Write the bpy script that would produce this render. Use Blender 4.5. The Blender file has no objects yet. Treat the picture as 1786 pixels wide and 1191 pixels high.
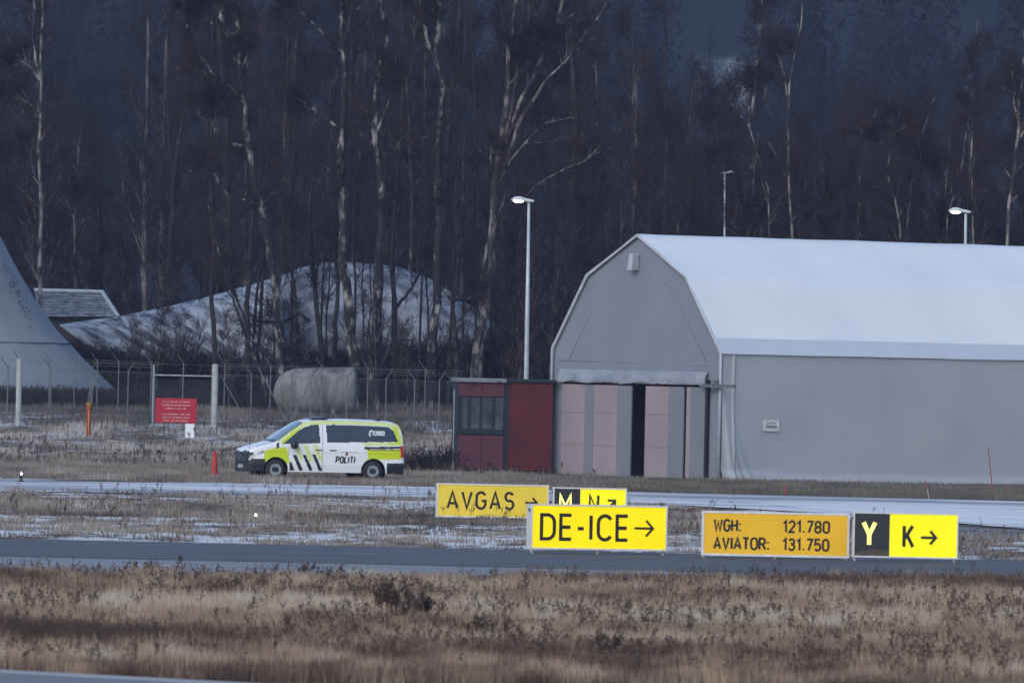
import bpy, bmesh, math, random
import numpy as np
from mathutils import Vector, Matrix, noise
from mathutils.geometry import tessellate_polygon

SC = bpy.context.scene
COL = SC.collection
R = math.radians
rng = np.random.default_rng(7)
random.seed(7)

# ------------------------------------------------------------------ camera
F = 400.0 / 36.0 * 1786.0            # focal length in photo pixels
CAM_H = 4.1
ROLL = R(1.25)
PITCH = 24.5 / F
fwd = Vector((0, math.cos(PITCH), math.sin(PITCH)))
up0 = Vector((0, -math.sin(PITCH), math.cos(PITCH)))
rt0 = Vector((1, 0, 0))
RT = rt0 * math.cos(ROLL) + up0 * math.sin(ROLL)
UP = up0 * math.cos(ROLL) - rt0 * math.sin(ROLL)
cam_d = bpy.data.cameras.new("camera")
cam = bpy.data.objects.new("camera", cam_d)
COL.objects.link(cam)
M = Matrix((RT, UP, -fwd)).transposed().to_4x4()
M.translation = Vector((0, 0, CAM_H))
cam.matrix_world = M
cam_d.sensor_width = 36
cam_d.lens = 400
cam_d.clip_start = 1
cam_d.clip_end = 8000
cam_d.dof.use_dof = True
cam_d.dof.focus_distance = 330
cam_d.dof.aperture_fstop = 6.3
SC.camera = cam

# ------------------------------------------------------------------ light
SUN_EL, SUN_AZ = R(32), R(205)       # azimuth clockwise from +Y: behind the camera, to the left
w = bpy.data.worlds.new("World")
SC.world = w
w.use_nodes = True
nt = w.node_tree
bg = nt.nodes["Background"]
sky = nt.nodes.new("ShaderNodeTexSky")
sky.sky_type = 'NISHITA'
sky.sun_disc = False
sky.sun_elevation = SUN_EL
sky.sun_rotation = SUN_AZ
sky.air_density = 1.0
sky.dust_density = 1.2
sky.ozone_density = 2.3
nt.links.new(sky.outputs[0], bg.inputs[0])
bg.inputs[1].default_value = 0.15
sl = bpy.data.lights.new("sun", 'SUN')
sl.energy = 0.7
sl.angle = R(35)
sl.color = (1.0, 0.95, 0.9)
sun = bpy.data.objects.new("sun", sl)
COL.objects.link(sun)
sd = Vector((math.sin(SUN_AZ) * math.cos(SUN_EL), math.cos(SUN_AZ) * math.cos(SUN_EL), math.sin(SUN_EL)))
sun.rotation_euler = sd.to_track_quat('Z', 'Y').to_euler()
SC.view_settings.view_transform = 'Standard'
SC.view_settings.look = 'None'
SC.view_settings.exposure = 0.62
SC.view_settings.gamma = 1
SC.cycles.use_denoising = True
SC.cycles.denoising_prefilter = 'NONE'
SC.cycles.denoising_input_passes = 'RGB_ALBEDO_NORMAL'
SC.cycles.sample_clamp_indirect = 3.0
SC.cycles.use_adaptive_sampling = False
SC.cycles.max_bounces = 6
SC.cycles.diffuse_bounces = 3
SC.cycles.volume_bounces = 0
SC.cycles.caustics_reflective = False
SC.cycles.caustics_refractive = False


# ------------------------------------------------------------------ helpers
def at(u, v, D):
    d = fwd + RT * ((u - 893) / F) - UP * ((v - 595.5) / F)
    return Vector((0, 0, CAM_H)) + d * (D / d.y)


def gnd(u, v):                       # where the pixel's ray meets the level apron
    d = fwd + RT * ((u - 893) / F) - UP * ((v - 595.5) / F)
    return Vector((0, 0, CAM_H)) + d * (-CAM_H / d.z)


HP_Y = np.array([-50, 392, 405, 440, 470, 520, 600, 700, 1000, 1500, 2200, 3300, 6000.0])
HP_Z = np.array([0, 0, 0.12, 1.0, 1.9, 2.4, 3.5, 6, 20, 62, 155, 320, 500.0])


def hz(x, y):
    return np.interp(y, HP_Y, HP_Z)


def srgb(r, g, b):
    f = lambda c: (c / 255 / 12.92) if c / 255 <= 0.04045 else ((c / 255 + 0.055) / 1.055) ** 2.4
    return (f(r), f(g), f(b), 1)


MATS = {}


def mat(name, col, rough=0.8, col2=None, scale=5.0, detail=4, bump=0.0, bscale=None, metal=0, emit=None, estr=0,
        spec=0.3, stretch=(1, 1, 1), ramp=(0.35, 0.65), rot=None):
    if name in MATS:
        return MATS[name]
    m = bpy.data.materials.new(name)
    m.use_nodes = True
    n, l = m.node_tree.nodes, m.node_tree.links
    p = n["Principled BSDF"]
    p.inputs["Roughness"].default_value = rough
    p.inputs["Metallic"].default_value = metal
    p.inputs["Specular IOR Level"].default_value = spec
    col = tuple(col)[:3] + (1,)
    p.inputs["Base Color"].default_value = col
    tc = n.new("ShaderNodeTexCoord")
    mp = n.new("ShaderNodeMapping")
    mp.inputs["Scale"].default_value = stretch
    if rot:
        pm = n.new("ShaderNodeMapping"); pm.inputs["Rotation"].default_value = rot
        l.new(tc.outputs["Object"], pm.inputs[0])
    l.new(pm.outputs[0] if rot else tc.outputs["Object"], mp.inputs[0])
    c2 = col2 if col2 else tuple(c * 0.82 for c in col[:3])
    c2 = tuple(c2)[:3] + (1,)
    nz = n.new("ShaderNodeTexNoise")
    nz.inputs["Scale"].default_value = scale
    nz.inputs["Detail"].default_value = detail
    nz.inputs["Roughness"].default_value = 0.6
    l.new(mp.outputs[0], nz.inputs["Vector"])
    rp = n.new("ShaderNodeValToRGB")
    rp.color_ramp.elements[0].position = ramp[0]
    rp.color_ramp.elements[1].position = ramp[1]
    rp.color_ramp.elements[0].color = c2
    rp.color_ramp.elements[1].color = col
    l.new(nz.outputs["Fac"], rp.inputs[0])
    l.new(rp.outputs[0], p.inputs["Base Color"])
    if bump:
        bp = n.new("ShaderNodeBump")
        bp.inputs["Strength"].default_value = bump
        bp.inputs["Distance"].default_value = 0.05
        n2 = n.new("ShaderNodeTexNoise")
        n2.inputs["Scale"].default_value = bscale or scale * 2
        n2.inputs["Detail"].default_value = 3
        l.new(mp.outputs[0], n2.inputs["Vector"])
        l.new(n2.outputs["Fac"], bp.inputs["Height"])
        l.new(bp.outputs[0], p.inputs["Normal"])
    if emit:
        p.inputs["Emission Color"].default_value = tuple(emit)[:3] + (1,)
        p.inputs["Emission Strength"].default_value = estr
    MATS[name] = m
    return m


def tag(o, label=None, cat=None, group=None, kind=None):
    if label: o["label"] = label
    if cat: o["category"] = cat
    if group: o["group"] = group
    if kind: o["kind"] = kind
    return o


def link(name, me, parent=None):
    o = bpy.data.objects.new(name, me)
    COL.objects.link(o)
    if parent: o.parent = parent
    return o


def empty(name, loc, rz=0, label=None, cat=None, group=None):
    o = link(name, None)
    o.location = loc
    o.rotation_euler = (0, 0, rz)
    o.empty_display_size = 0.3
    return tag(o, label, cat, group)


def npmesh(name, verts, faces, mats, midx=None, smooth=False, attr=None):
    """verts (N,3), faces list of arrays each (M,k)"""
    me = bpy.data.meshes.new(name)
    verts = np.asarray(verts, dtype=np.float32)
    if not isinstance(faces, list): faces = [faces]
    loops = np.concatenate([f.ravel() for f in faces]).astype(np.int32)
    tot = np.concatenate([np.full(len(f), f.shape[1]) for f in faces]).astype(np.int32)
    st = np.concatenate([[0], np.cumsum(tot)[:-1]]).astype(np.int32)
    me.vertices.add(len(verts)); me.vertices.foreach_set("co", verts.ravel())
    me.loops.add(len(loops)); me.loops.foreach_set("vertex_index", loops)
    me.polygons.add(len(tot)); me.polygons.foreach_set("loop_start", st); me.polygons.foreach_set("loop_total", tot)
    for m in (mats if isinstance(mats, (list, tuple)) else [mats]): me.materials.append(m)
    if midx is not None: me.polygons.foreach_set("material_index", np.asarray(midx, dtype=np.int32))
    if smooth: me.polygons.foreach_set("use_smooth", np.ones(len(tot), dtype=bool))
    if attr:
        for k, a in attr.items():
            at_ = me.attributes.new(k, 'FLOAT', 'POINT')
            at_.data.foreach_set("value", np.asarray(a, dtype=np.float32))
    me.update(calc_edges=True)
    me.validate()
    return me


class MB:
    """collects shapes of ONE mesh"""
    def __init__(s): s.v = []; s.f = []; s.mi = []; s.n = 0
    def add(s, vs, fs, mi=0):
        s.v += [tuple(v) for v in vs]
        s.f += [tuple(i + s.n for i in f) for f in fs]
        s.mi += [mi] * len(fs); s.n += len(vs); return s
    def box(s, a, b, mi=0):
        (x0, y0, z0), (x1, y1, z1) = a, b
        vs = [(x0, y0, z0), (x1, y0, z0), (x1, y1, z0), (x0, y1, z0), (x0, y0, z1), (x1, y0, z1), (x1, y1, z1), (x0, y1, z1)]
        return s.add(vs, [(0, 3, 2, 1), (4, 5, 6, 7), (0, 1, 5, 4), (1, 2, 6, 5), (2, 3, 7, 6), (3, 0, 4, 7)], mi)
    def tube(s, pts, rad, k=8, mi=0, cap=True):
        pts = [Vector(p) for p in pts]
        if not hasattr(rad, '__len__'): rad = [rad] * len(pts)
        vs = []
        ref = Vector((0.13, 0.97, 0.21))
        for i, p in enumerate(pts):
            d = (pts[min(i + 1, len(pts) - 1)] - pts[max(i - 1, 0)]).normalized()
            rf = ref if abs(d.dot(ref)) < 0.95 else Vector((1, 0, 0))
            a = d.cross(rf).normalized(); b = d.cross(a)
            for j in range(k):
                t = 2 * math.pi * j / k
                vs.append(p + (a * math.cos(t) + b * math.sin(t)) * rad[i])
        fs = [(i * k + j, i * k + (j + 1) % k, (i + 1) * k + (j + 1) % k, (i + 1) * k + j) for i in range(len(pts) - 1) for j in range(k)]
        if cap: fs += [tuple(range(k))[::-1], tuple(range((len(pts) - 1) * k, len(pts) * k))]
        return s.add(vs, fs, mi)
    def prism(s, poly, y0, y1, mi=0):
        """poly in (x,z), extruded along y"""
        n = len(poly)
        vs = [(x, y0, z) for x, z in poly] + [(x, y1, z) for x, z in poly]
        fs = [tuple(range(n)), tuple(range(2 * n - 1, n - 1, -1))] + [(i, i + n, (i + 1) % n + n, (i + 1) % n) for i in range(n)]
        return s.add(vs, fs, mi)
    def build(s, name, mats, parent=None, bevel=0, smooth=False):
        me = bpy.data.meshes.new(name)
        me.from_pydata(s.v, [], s.f)
        for m in (mats if isinstance(mats, (list, tuple)) else [mats]): me.materials.append(m)
        me.polygons.foreach_set("material_index", s.mi)
        if smooth: me.polygons.foreach_set("use_smooth", [True] * len(s.f))
        bm = bmesh.new(); bm.from_mesh(me)
        bmesh.ops.recalc_face_normals(bm, faces=bm.faces)
        if bevel: bmesh.ops.bevel(bm, geom=[e for e in bm.edges], offset=bevel, segments=2, profile=0.5, affect='EDGES')
        bm.to_mesh(me); bm.free()
        me.update()
        return link(name, me, parent)


def strands(P, Rd, k=3):
    """P (N,m,3), Rd (N,m) -> verts, quads"""
    P = np.asarray(P, float); N, m, _ = P.shape
    d = np.gradient(P, axis=1)
    d /= np.linalg.norm(d, axis=2, keepdims=True) + 1e-9
    ref = np.array([0.31, 0.9, 0.12])
    a = np.cross(d, ref); a /= np.linalg.norm(a, axis=2, keepdims=True) + 1e-9
    b = np.cross(d, a)
    t = np.arange(k) * 2 * np.pi / k
    V = P[:, :, None, :] + (a[:, :, None, :] * np.cos(t)[None, None, :, None] + b[:, :, None, :] * np.sin(t)[None, None, :, None]) * Rd[:, :, None, None]
    V = V.reshape(-1, 3)
    base = (np.arange(N) * m * k)[:, None, None]
    i = (np.arange(m - 1) * k)[None, :, None]
    j = np.arange(k)[None, None, :]
    j2 = (j + 1) % k
    q = np.stack([base + i + j, base + i + j2, base + i + k + j2, base + i + k + j], axis=-1).reshape(-1, 4)
    return V, q


def resample(pts, m):
    pts = np.asarray(pts, float)
    s = np.concatenate([[0], np.cumsum(np.linalg.norm(np.diff(pts, axis=0), axis=1))])
    t = np.linspace(0, s[-1], m)
    return np.stack([np.interp(t, s, pts[:, i]) for i in range(3)], 1)


def grow(P, Rd, c, lmin, lmax, ang, m, tmin=0.2, rfrac=0.5, up=0.3, jit=0.12, droop=0.0, r=None):
    """c children on every strand of P"""
    r = r or rng
    N, mm, _ = P.shape
    idx = np.repeat(np.arange(N), c)
    t = r.uniform(tmin, 0.98, N * c) * (mm - 1)
    i0 = np.minimum(t.astype(int), mm - 2); fr = (t - i0)[:, None]
    B = P[idx, i0] * (1 - fr) + P[idx, i0 + 1] * fr
    T = P[idx, i0 + 1] - P[idx, i0]; T /= np.linalg.norm(T, axis=1, keepdims=True) + 1e-9
    rr = Rd[idx, i0] * (1 - fr[:, 0]) + Rd[idx, i0 + 1] * fr[:, 0]
    Q = r.normal(size=(N * c, 3)); Q -= T * (Q * T).sum(1, keepdims=True); Q /= np.linalg.norm(Q, axis=1, keepdims=True) + 1e-9
    a = r.uniform(ang[0], ang[1], N * c)[:, None]
    D = T * np.cos(a) + Q * np.sin(a)
    D[:, 2] += up * r.uniform(0, 1, N * c); D /= np.linalg.norm(D, axis=1, keepdims=True)
    L = r.uniform(lmin, lmax, N * c) * (1.15 - 0.75 * t / (mm - 1))
    out = np.zeros((N * c, m, 3)); out[:, 0] = B
    for s in range(1, m):
        D = D + r.normal(size=D.shape) * jit; D[:, 2] += up * 0.12 - droop
        D /= np.linalg.norm(D, axis=1, keepdims=True)
        out[:, s] = out[:, s - 1] + D * (L / (m - 1))[:, None]
    R0 = np.maximum(rr * rfrac, 0.004)
    RR = R0[:, None] * np.linspace(1, 0.3, m)[None]
    return out, RR


# ------------------------------------------------------------------ materials
def birch_mat(name, pale, dark, lo=0.46, hi=0.56, sc=3.0):
    m = mat(name, pale, 0.85, dark, sc, 5, stretch=(1.0, 1.0, 0.45), ramp=(lo, hi))
    return m


M_birch = birch_mat("birch_bark", (0.26, 0.25, 0.24), (0.018, 0.017, 0.019), 0.52, 0.66)
M_birchmid = birch_mat("grey_birch_bark", (0.24, 0.225, 0.21), (0.028, 0.026, 0.027), 0.47, 0.64)
M_birchpale = birch_mat("pale_birch_bark", (0.28, 0.265, 0.245), (0.03, 0.028, 0.028), 0.44, 0.62)
M_bark = mat("dark_bark", (0.04, 0.037, 0.037), 0.9, (0.01, 0.009, 0.011), 3, 4)
M_greybark = mat("grey_bark", (0.15, 0.14, 0.135), 0.9, (0.022, 0.02, 0.022), 2.2, 5, stretch=(1, 1, 0.4), ramp=(0.44, 0.6))
M_twig = mat("dark_twigs", (0.046, 0.030, 0.033), 0.9, (0.020, 0.014, 0.017), 0.3, 2)
M_twigred = mat("reddish_twigs", (0.042, 0.022, 0.026), 0.9, (0.014, 0.010, 0.012), 0.3, 2)
M_white = mat("white_paint", (0.72, 0.74, 0.76), 0.35, (0.66, 0.68, 0.7), 2)
M_frame = mat("sign_frame_white", (0.62, 0.63, 0.64), 0.5, (0.5, 0.5, 0.5), 6)
M_galv = mat("galvanised_steel", (0.30, 0.33, 0.34), 0.5, (0.2, 0.22, 0.23), 8, metal=0.4)
M_galvd = mat("weathered_steel", (0.16, 0.18, 0.19), 0.6, (0.1, 0.11, 0.12), 8, metal=0.3)
M_black = mat("black_plastic", (0.012, 0.013, 0.016), 0.45, (0.02, 0.02, 0.022), 5)
M_blk = mat("black_lettering", (0.012, 0.012, 0.012), 0.6, (0.02, 0.018, 0.014), 5)

# ------------------------------------------------------------------ ground
ys = np.concatenate([np.arange(60, 120, 4), np.arange(120, 200, 0.5), np.arange(200, 360, 0.5), np.arange(360, 480, 1.0),
                     np.arange(480, 700, 6), np.arange(700, 3300, 40), [3300, 3900, 5000]])
nx = 161
gx = []
for y in ys:
    half = max(24, 0.062 * y) if y < 480 else 0.35 * y
    t = np.linspace(-1, 1, nx)
    gx.append(np.sign(t) * (np.abs(t) * half * (0.55 if y < 480 else 0.3) + np.abs(t) ** 5 * half * (6 if y < 480 else 2)))
gx = np.array(gx)
GY = np.repeat(ys[:, None], nx, 1)


def n2(x, y, s, seed=0.0):
    return np.array([noise.noise(Vector((a * s, b * s, seed))) for a, b in zip(np.ravel(x), np.ravel(y))])


def snow_field(x, y):
    x = np.ravel(x); y = np.ravel(y)
    n = n2(x, y * 0.45, 0.5, 3.3) * 0.6 + n2(x, y * 0.6, 1.5, 8.1) * 0.5 + n2(x * 1.3, y * 0.9, 2.6, 5.1) * 0.5
    s = np.zeros_like(x)
    band = (y > 240) & (y < 330)
    s = np.where(band, 0.52 + 1.3 * n, s)
    s = np.where((y > 243) & (y < 264) & (x < 5), s + 0.14, s)
    s = np.where((y > 275) & (y < 300), s - 0.35, s)
    s = np.where((y > 345) & (y < 378) & (x < -3), 0.45 + n, s)
    s = np.where((y > 378) & (y < 400), 0.05 + 0.7 * n, s)
    s = np.where((y >= 400) & (y < 455) & (x < 2), 0.42 + 0.7 * n, s)
    s = np.where(y <= 205, -0.35 + 1.1 * n, s)
    clearing = (y > 1080) & (y < 1203) & (x > 16 + (1203 - y) * 0.03) & (x < 25)
    s = np.where(clearing, 0.41 + 0.14 * n, s)
    clr2 = (y > 1180) & (y < 1205) & (x > 44) & (x < 66)
    s = np.where(clr2, 0.8 + n, s)
    return np.clip(s, 0, 1)


GZ = hz(gx, GY)
bump = n2(gx, GY, 0.9, 1.0).reshape(gx.shape) * 0.05 + n2(gx, GY, 0.2, 5.0).reshape(gx.shape) * 0.06
off = np.where(GY < 480, 1, 8.0)
flat = ((GY > 196) & (GY < 246)) | ((GY > 312) & (GY < 356)) | (GY < 146)
flat = flat | ((GY > 270) & (GY < 356) & (gx > 3))
GZ = GZ + np.where(flat, -0.02, np.where(GY < 520, bump - 0.02, bump * off))
V = np.stack([gx, GY, GZ], -1).reshape(-1, 3)
ny = len(ys)
ii = (np.arange(ny - 1)[:, None] * nx + np.arange(nx - 1)[None]).ravel()
FQ = np.stack([ii, ii + 1, ii + nx + 1, ii + nx], 1)
snow_a = snow_field(gx, GY)

mg = bpy.data.materials.new("ground_soil_grass_snow")
mg.use_nodes = True
n, l = mg.node_tree.nodes, mg.node_tree.links
p = n["Principled BSDF"]; p.inputs["Roughness"].default_value = 0.95; p.inputs["Specular IOR Level"].default_value = 0.1
geo = n.new("ShaderNodeNewGeometry")
nz1 = n.new("ShaderNodeTexNoise"); nz1.inputs["Scale"].default_value = 0.35; nz1.inputs["Detail"].default_value = 8; nz1.inputs["Roughness"].default_value = 0.65
nz2 = n.new("ShaderNodeTexNoise"); nz2.inputs["Scale"].default_value = 2.6; nz2.inputs["Detail"].default_value = 6
l.new(geo.outputs["Position"], nz1.inputs[0]); l.new(geo.outputs["Position"], nz2.inputs[0])
rp = n.new("ShaderNodeValToRGB")
cr = rp.color_ramp
cr.elements[0].position = 0.3; cr.elements[0].color = (0.045, 0.04, 0.036, 1)
cr.elements[1].position = 0.72; cr.elements[1].color = (0.17, 0.14, 0.1, 1)
e = cr.elements.new(0.5); e.color = (0.085, 0.072, 0.056, 1)
l.new(nz1.outputs[0], rp.inputs[0])
sx_ = n.new('ShaderNodeSeparateXYZ'); l.new(geo.outputs['Position'], sx_.inputs[0])
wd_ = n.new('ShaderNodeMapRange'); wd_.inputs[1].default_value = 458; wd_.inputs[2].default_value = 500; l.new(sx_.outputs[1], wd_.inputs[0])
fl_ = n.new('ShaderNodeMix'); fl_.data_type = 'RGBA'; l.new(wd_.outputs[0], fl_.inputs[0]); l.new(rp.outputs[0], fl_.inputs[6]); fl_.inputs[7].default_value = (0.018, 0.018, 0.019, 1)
att = n.new("ShaderNodeAttribute"); att.attribute_name = "snow"
m1 = n.new("ShaderNodeMath"); m1.operation = 'ADD'; l.new(att.outputs["Fac"], m1.inputs[0]); l.new(nz2.outputs[0], m1.inputs[1])
mr = n.new("ShaderNodeMapRange"); mr.inputs[1].default_value = 0.92; mr.inputs[2].default_value = 1.18; mr.inputs[3].default_value = 0; mr.inputs[4].default_value = 0.95
l.new(m1.outputs[0], mr.inputs[0])
mx = n.new("ShaderNodeMix"); mx.data_type = 'RGBA'
l.new(mr.outputs[0], mx.inputs[0]); l.new(fl_.outputs[2], mx.inputs[6]); mx.inputs[7].default_value = (0.55, 0.56, 0.57, 1)
l.new(mx.outputs[2], p.inputs["Base Color"])
tag(link("ground", npmesh("ground", V, FQ, mg, smooth=True, attr={"snow": snow_a})), kind="structure")


def sheet(name, pts, z, m, sub=1.0):
    """flat polygon on the apron, as a fine grid where needed"""
    me = bpy.data.meshes.new(name)
    me.from_pydata([(a, b, z) for a, b in pts], [], [tuple(range(len(pts)))])
    me.materials.append(m)
    o = link(name, me)
    return tag(o, kind="structure")


def gmat(name, c1, c2, snowc=None, thr=0.6, sx=0.15, sy=1.0, rough=0.85):
    m = bpy.data.materials.new(name); m.use_nodes = True
    n, l = m.node_tree.nodes, m.node_tree.links
    p = n["Principled BSDF"]; p.inputs["Roughness"].default_value = rough; p.inputs["Specular IOR Level"].default_value = 0.25
    g = n.new("ShaderNodeNewGeometry")
    mp = n.new("ShaderNodeMapping"); mp.inputs["Scale"].default_value = (sx, sy, 1); l.new(g.outputs["Position"], mp.inputs[0])
    a = n.new("ShaderNodeTexNoise"); a.inputs["Scale"].default_value = 1.0; a.inputs["Detail"].default_value = 8; a.inputs["Roughness"].default_value = 0.65
    l.new(mp.outputs[0], a.inputs[0])
    r = n.new("ShaderNodeValToRGB"); r.color_ramp.elements[0].position = 0.35; r.color_ramp.elements[1].position = 0.65
    r.color_ramp.elements[0].color = c1 + (1,); r.color_ramp.elements[1].color = c2 + (1,)
    l.new(a.outputs[0], r.inputs[0])
    out = r.outputs[0]
    if snowc:
        mp2 = n.new("ShaderNodeMapping"); mp2.inputs["Scale"].default_value = (sx * 0.8, sy * 0.55, 1); mp2.inputs["Location"].default_value = (13, 5, 2)
        l.new(g.outputs["Position"], mp2.inputs[0])
        b = n.new("ShaderNodeTexNoise"); b.inputs["Scale"].default_value = 1.3; b.inputs["Detail"].default_value = 9; b.inputs["Roughness"].default_value = 0.7
        l.new(mp2.outputs[0], b.inputs[0])
        q = n.new("ShaderNodeMapRange"); q.inputs[1].default_value = thr - 0.05; q.inputs[2].default_value = thr + 0.05
        l.new(b.outputs[0], q.inputs[0])
        x = n.new("ShaderNodeMix"); x.data_type = 'RGBA'; l.new(q.outputs[0], x.inputs[0]); l.new(out, x.inputs[6]); x.inputs[7].default_value = snowc + (1,)
        out = x.outputs[2]
    l.new(out, p.inputs["Base Color"])
    return m


m_asph = gmat("taxiway_asphalt", (0.066, 0.072, 0.083), (0.092, 0.099, 0.110), (0.16, 0.17, 0.19), 0.66, 0.08, 0.5)
m_shld = gmat("frosted_shoulder", (0.16, 0.17, 0.185), (0.22, 0.23, 0.245), (0.4, 0.42, 0.45), 0.6, 0.1, 0.5)
m_snow = gmat("snowy_asphalt", (0.16, 0.175, 0.19), (0.34, 0.355, 0.375), (0.60, 0.615, 0.63), 0.5, 0.07, 0.42)
m_snow2 = gmat("packed_snow", (0.40, 0.42, 0.44), (0.5, 0.52, 0.54), (0.63, 0.64, 0.655), 0.45, 0.05, 0.3)
m_road = gmat("service_road_asphalt", (0.13, 0.14, 0.16), (0.17, 0.18, 0.2), (0.3, 0.31, 0.33), 0.66, 0.2, 0.6)
m_yel = gmat("worn_yellow_paint", (0.30, 0.24, 0.08), (0.2, 0.18, 0.12), (0.12, 0.12, 0.13), 0.52, 0.5, 1)
m_edge = gmat("pale_concrete_edge", (0.3, 0.3, 0.3), (0.36, 0.36, 0.36))
X = 160
sheet("taxiway", [(-X, 220.2), (X, 220.2), (X, 241), (-X, 240)], 0.006, m_asph)
sheet("taxiway_edge_line", [(-X, 220.5), (X, 220.5), (X, 220.85), (-X, 220.85)], 0.012, m_yel)
sheet("taxiway_shoulder", [(-X, 190), (-10, 199), (2, 207), (10, 215.5), (X, 219), (X, 220.2), (-X, 220.2)], 0.002, m_shld)
far = [(-X, 347), (gnd(0, 838).x, gnd(0, 838).y), (gnd(700, 848).x, gnd(700, 848).y), (gnd(1100, 858).x, gnd(1100, 858).y),
       (gnd(1786, 874).x, gnd(1786, 874).y), (X, 350)]
near = [(X, 150 + 140), (gnd(1786, 922).x, gnd(1786, 922).y), (gnd(1500, 898).x, gnd(1500, 898).y), (gnd(1150, 879).x, gnd(1150, 879).y),
        (gnd(700, 866).x, gnd(700, 866).y), (gnd(0, 856).x, gnd(0, 856).y), (-X, 322)]
sheet("snowy_taxilane", far + near, 0.006, m_snow)
sheet("packed_snow_apron", [(gnd(1300, 876).x, gnd(1300, 876).y), (gnd(1786, 884).x, gnd(1786, 884).y), (X, 330), (X, 293),
                            (gnd(1786, 920).x, gnd(1786, 920).y), (gnd(1520, 897).x, gnd(1520, 897).y)], 0.011, m_snow2)
sheet("side_road", [(gnd(1786, 926).x, gnd(1786, 926).y), (X, 282), (X, 262), (gnd(1786, 944).x, gnd(1786, 944).y),
                    (gnd(1560, 936).x, gnd(1560, 936).y), (gnd(1560, 912).x, gnd(1560, 912).y)], 0.006, m_road)
a, b = gnd(0, 1170), gnd(430, 1193)
dd = (b - a).normalized(); nn = Vector((dd.y, -dd.x, 0))
e0, e1 = a - dd * 30, a + dd * 26
sheet("service_road", [(e0 + nn * 1.0).xy[:], (e1 + nn * 1.0).xy[:], (e1 + nn * 60).xy[:], (e0 + nn * 60).xy[:]], 0.02, m_road)
sheet("service_road_edge", [e0.xy[:], e1.xy[:], (e1 + nn * 1.0).xy[:], (e0 + nn * 1.0).xy[:]], 0.024, m_edge)


# ------------------------------------------------------------------ grass
def veg_mat(name, stops, rough=0.9):
    m = bpy.data.materials.new(name); m.use_nodes = True
    n, l = m.node_tree.nodes, m.node_tree.links
    p = n["Principled BSDF"]; p.inputs["Roughness"].default_value = rough; p.inputs["Specular IOR Level"].default_value = 0.15
    a = n.new("ShaderNodeAttribute"); a.attribute_name = "tint"
    r = n.new("ShaderNodeValToRGB")
    r.color_ramp.elements[0].position = stops[0][0]; r.color_ramp.elements[0].color = stops[0][1] + (1,)
    r.color_ramp.elements[1].position = stops[-1][0]; r.color_ramp.elements[1].color = stops[-1][1] + (1,)
    for s, c in stops[1:-1]:
        e = r.color_ramp.elements.new(s); e.color = c + (1,)
    l.new(a.outputs["Fac"], r.inputs[0]); l.new(r.outputs[0], p.inputs["Base Color"])
    return m


M_grass = veg_mat("dead_grass", [(0.0, (0.05, 0.034, 0.030)), (0.25, (0.125, 0.088, 0.070)), (0.45, (0.225, 0.168, 0.128)), (0.62, (0.32, 0.24, 0.165)),
                                 (0.8, (0.35, 0.29, 0.22)), (1.0, (0.40, 0.37, 0.33))])
M_frost = veg_mat('frosted_dead_grass', [(0.0, (0.045, 0.037, 0.036)), (0.3, (0.12, 0.102, 0.092)), (0.5, (0.195, 0.17, 0.152)), (0.7, (0.26, 0.235, 0.205)), (0.85, (0.32, 0.31, 0.295)), (1.0, (0.45, 0.455, 0.46))])
M_green = veg_mat("frosted_green_grass", [(0.0, (0.045, 0.040, 0.036)), (0.5, (0.105, 0.098, 0.083)), (1.0, (0.18, 0.17, 0.148))])
M_weed = veg_mat("dry_weeds", [(0.0, (0.04, 0.029, 0.027)), (0.5, (0.09, 0.06, 0.05)), (1.0, (0.18, 0.13, 0.10))])


def blades(name, x, y, h, wd, tint, m, label, lean=0.35, zf=hz):
    N = len(x)
    z = zf(x, y) - 0.03
    a = rng.uniform(0, 2 * np.pi, N)
    b = rng.uniform(-0.6, 0.6, N)
    ux, uy = np.cos(b) * wd / 2, np.sin(b) * wd / 2
    lx, ly = np.cos(a) * lean * h * rng.uniform(0, 1, N), np.sin(a) * lean * h * rng.uniform(0, 1, N)
    V = np.zeros((N, 3, 3))
    V[:, 0] = np.stack([x - ux, y - uy, z], 1)
    V[:, 1] = np.stack([x + ux, y + uy, z], 1)
    V[:, 2] = np.stack([x + lx, y + ly, z + h], 1)
    Fc = np.arange(N * 3).reshape(-1, 3)
    o = link(name, npmesh(name, V.reshape(-1, 3), Fc, m, attr={"tint": np.repeat(tint, 3)}))
    return tag(o, label, "grass", kind="stuff")


def scatter(n, y0, y1, halfk=0.052, pad=3.0):
    y = rng.uniform(y0, y1, n)
    h = halfk * y + pad
    return rng.uniform(-1, 1, n) * h, y


def clumped(n, y0, y1, per=14, sp=0.16, pad=3.0):
    cx, cy = scatter(max(1, n // per), y0, y1, pad=pad)
    x = np.repeat(cx, per) + rng.normal(size=len(cx) * per) * sp
    y = np.repeat(cy, per) + rng.normal(size=len(cx) * per) * sp
    return x, y


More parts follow.
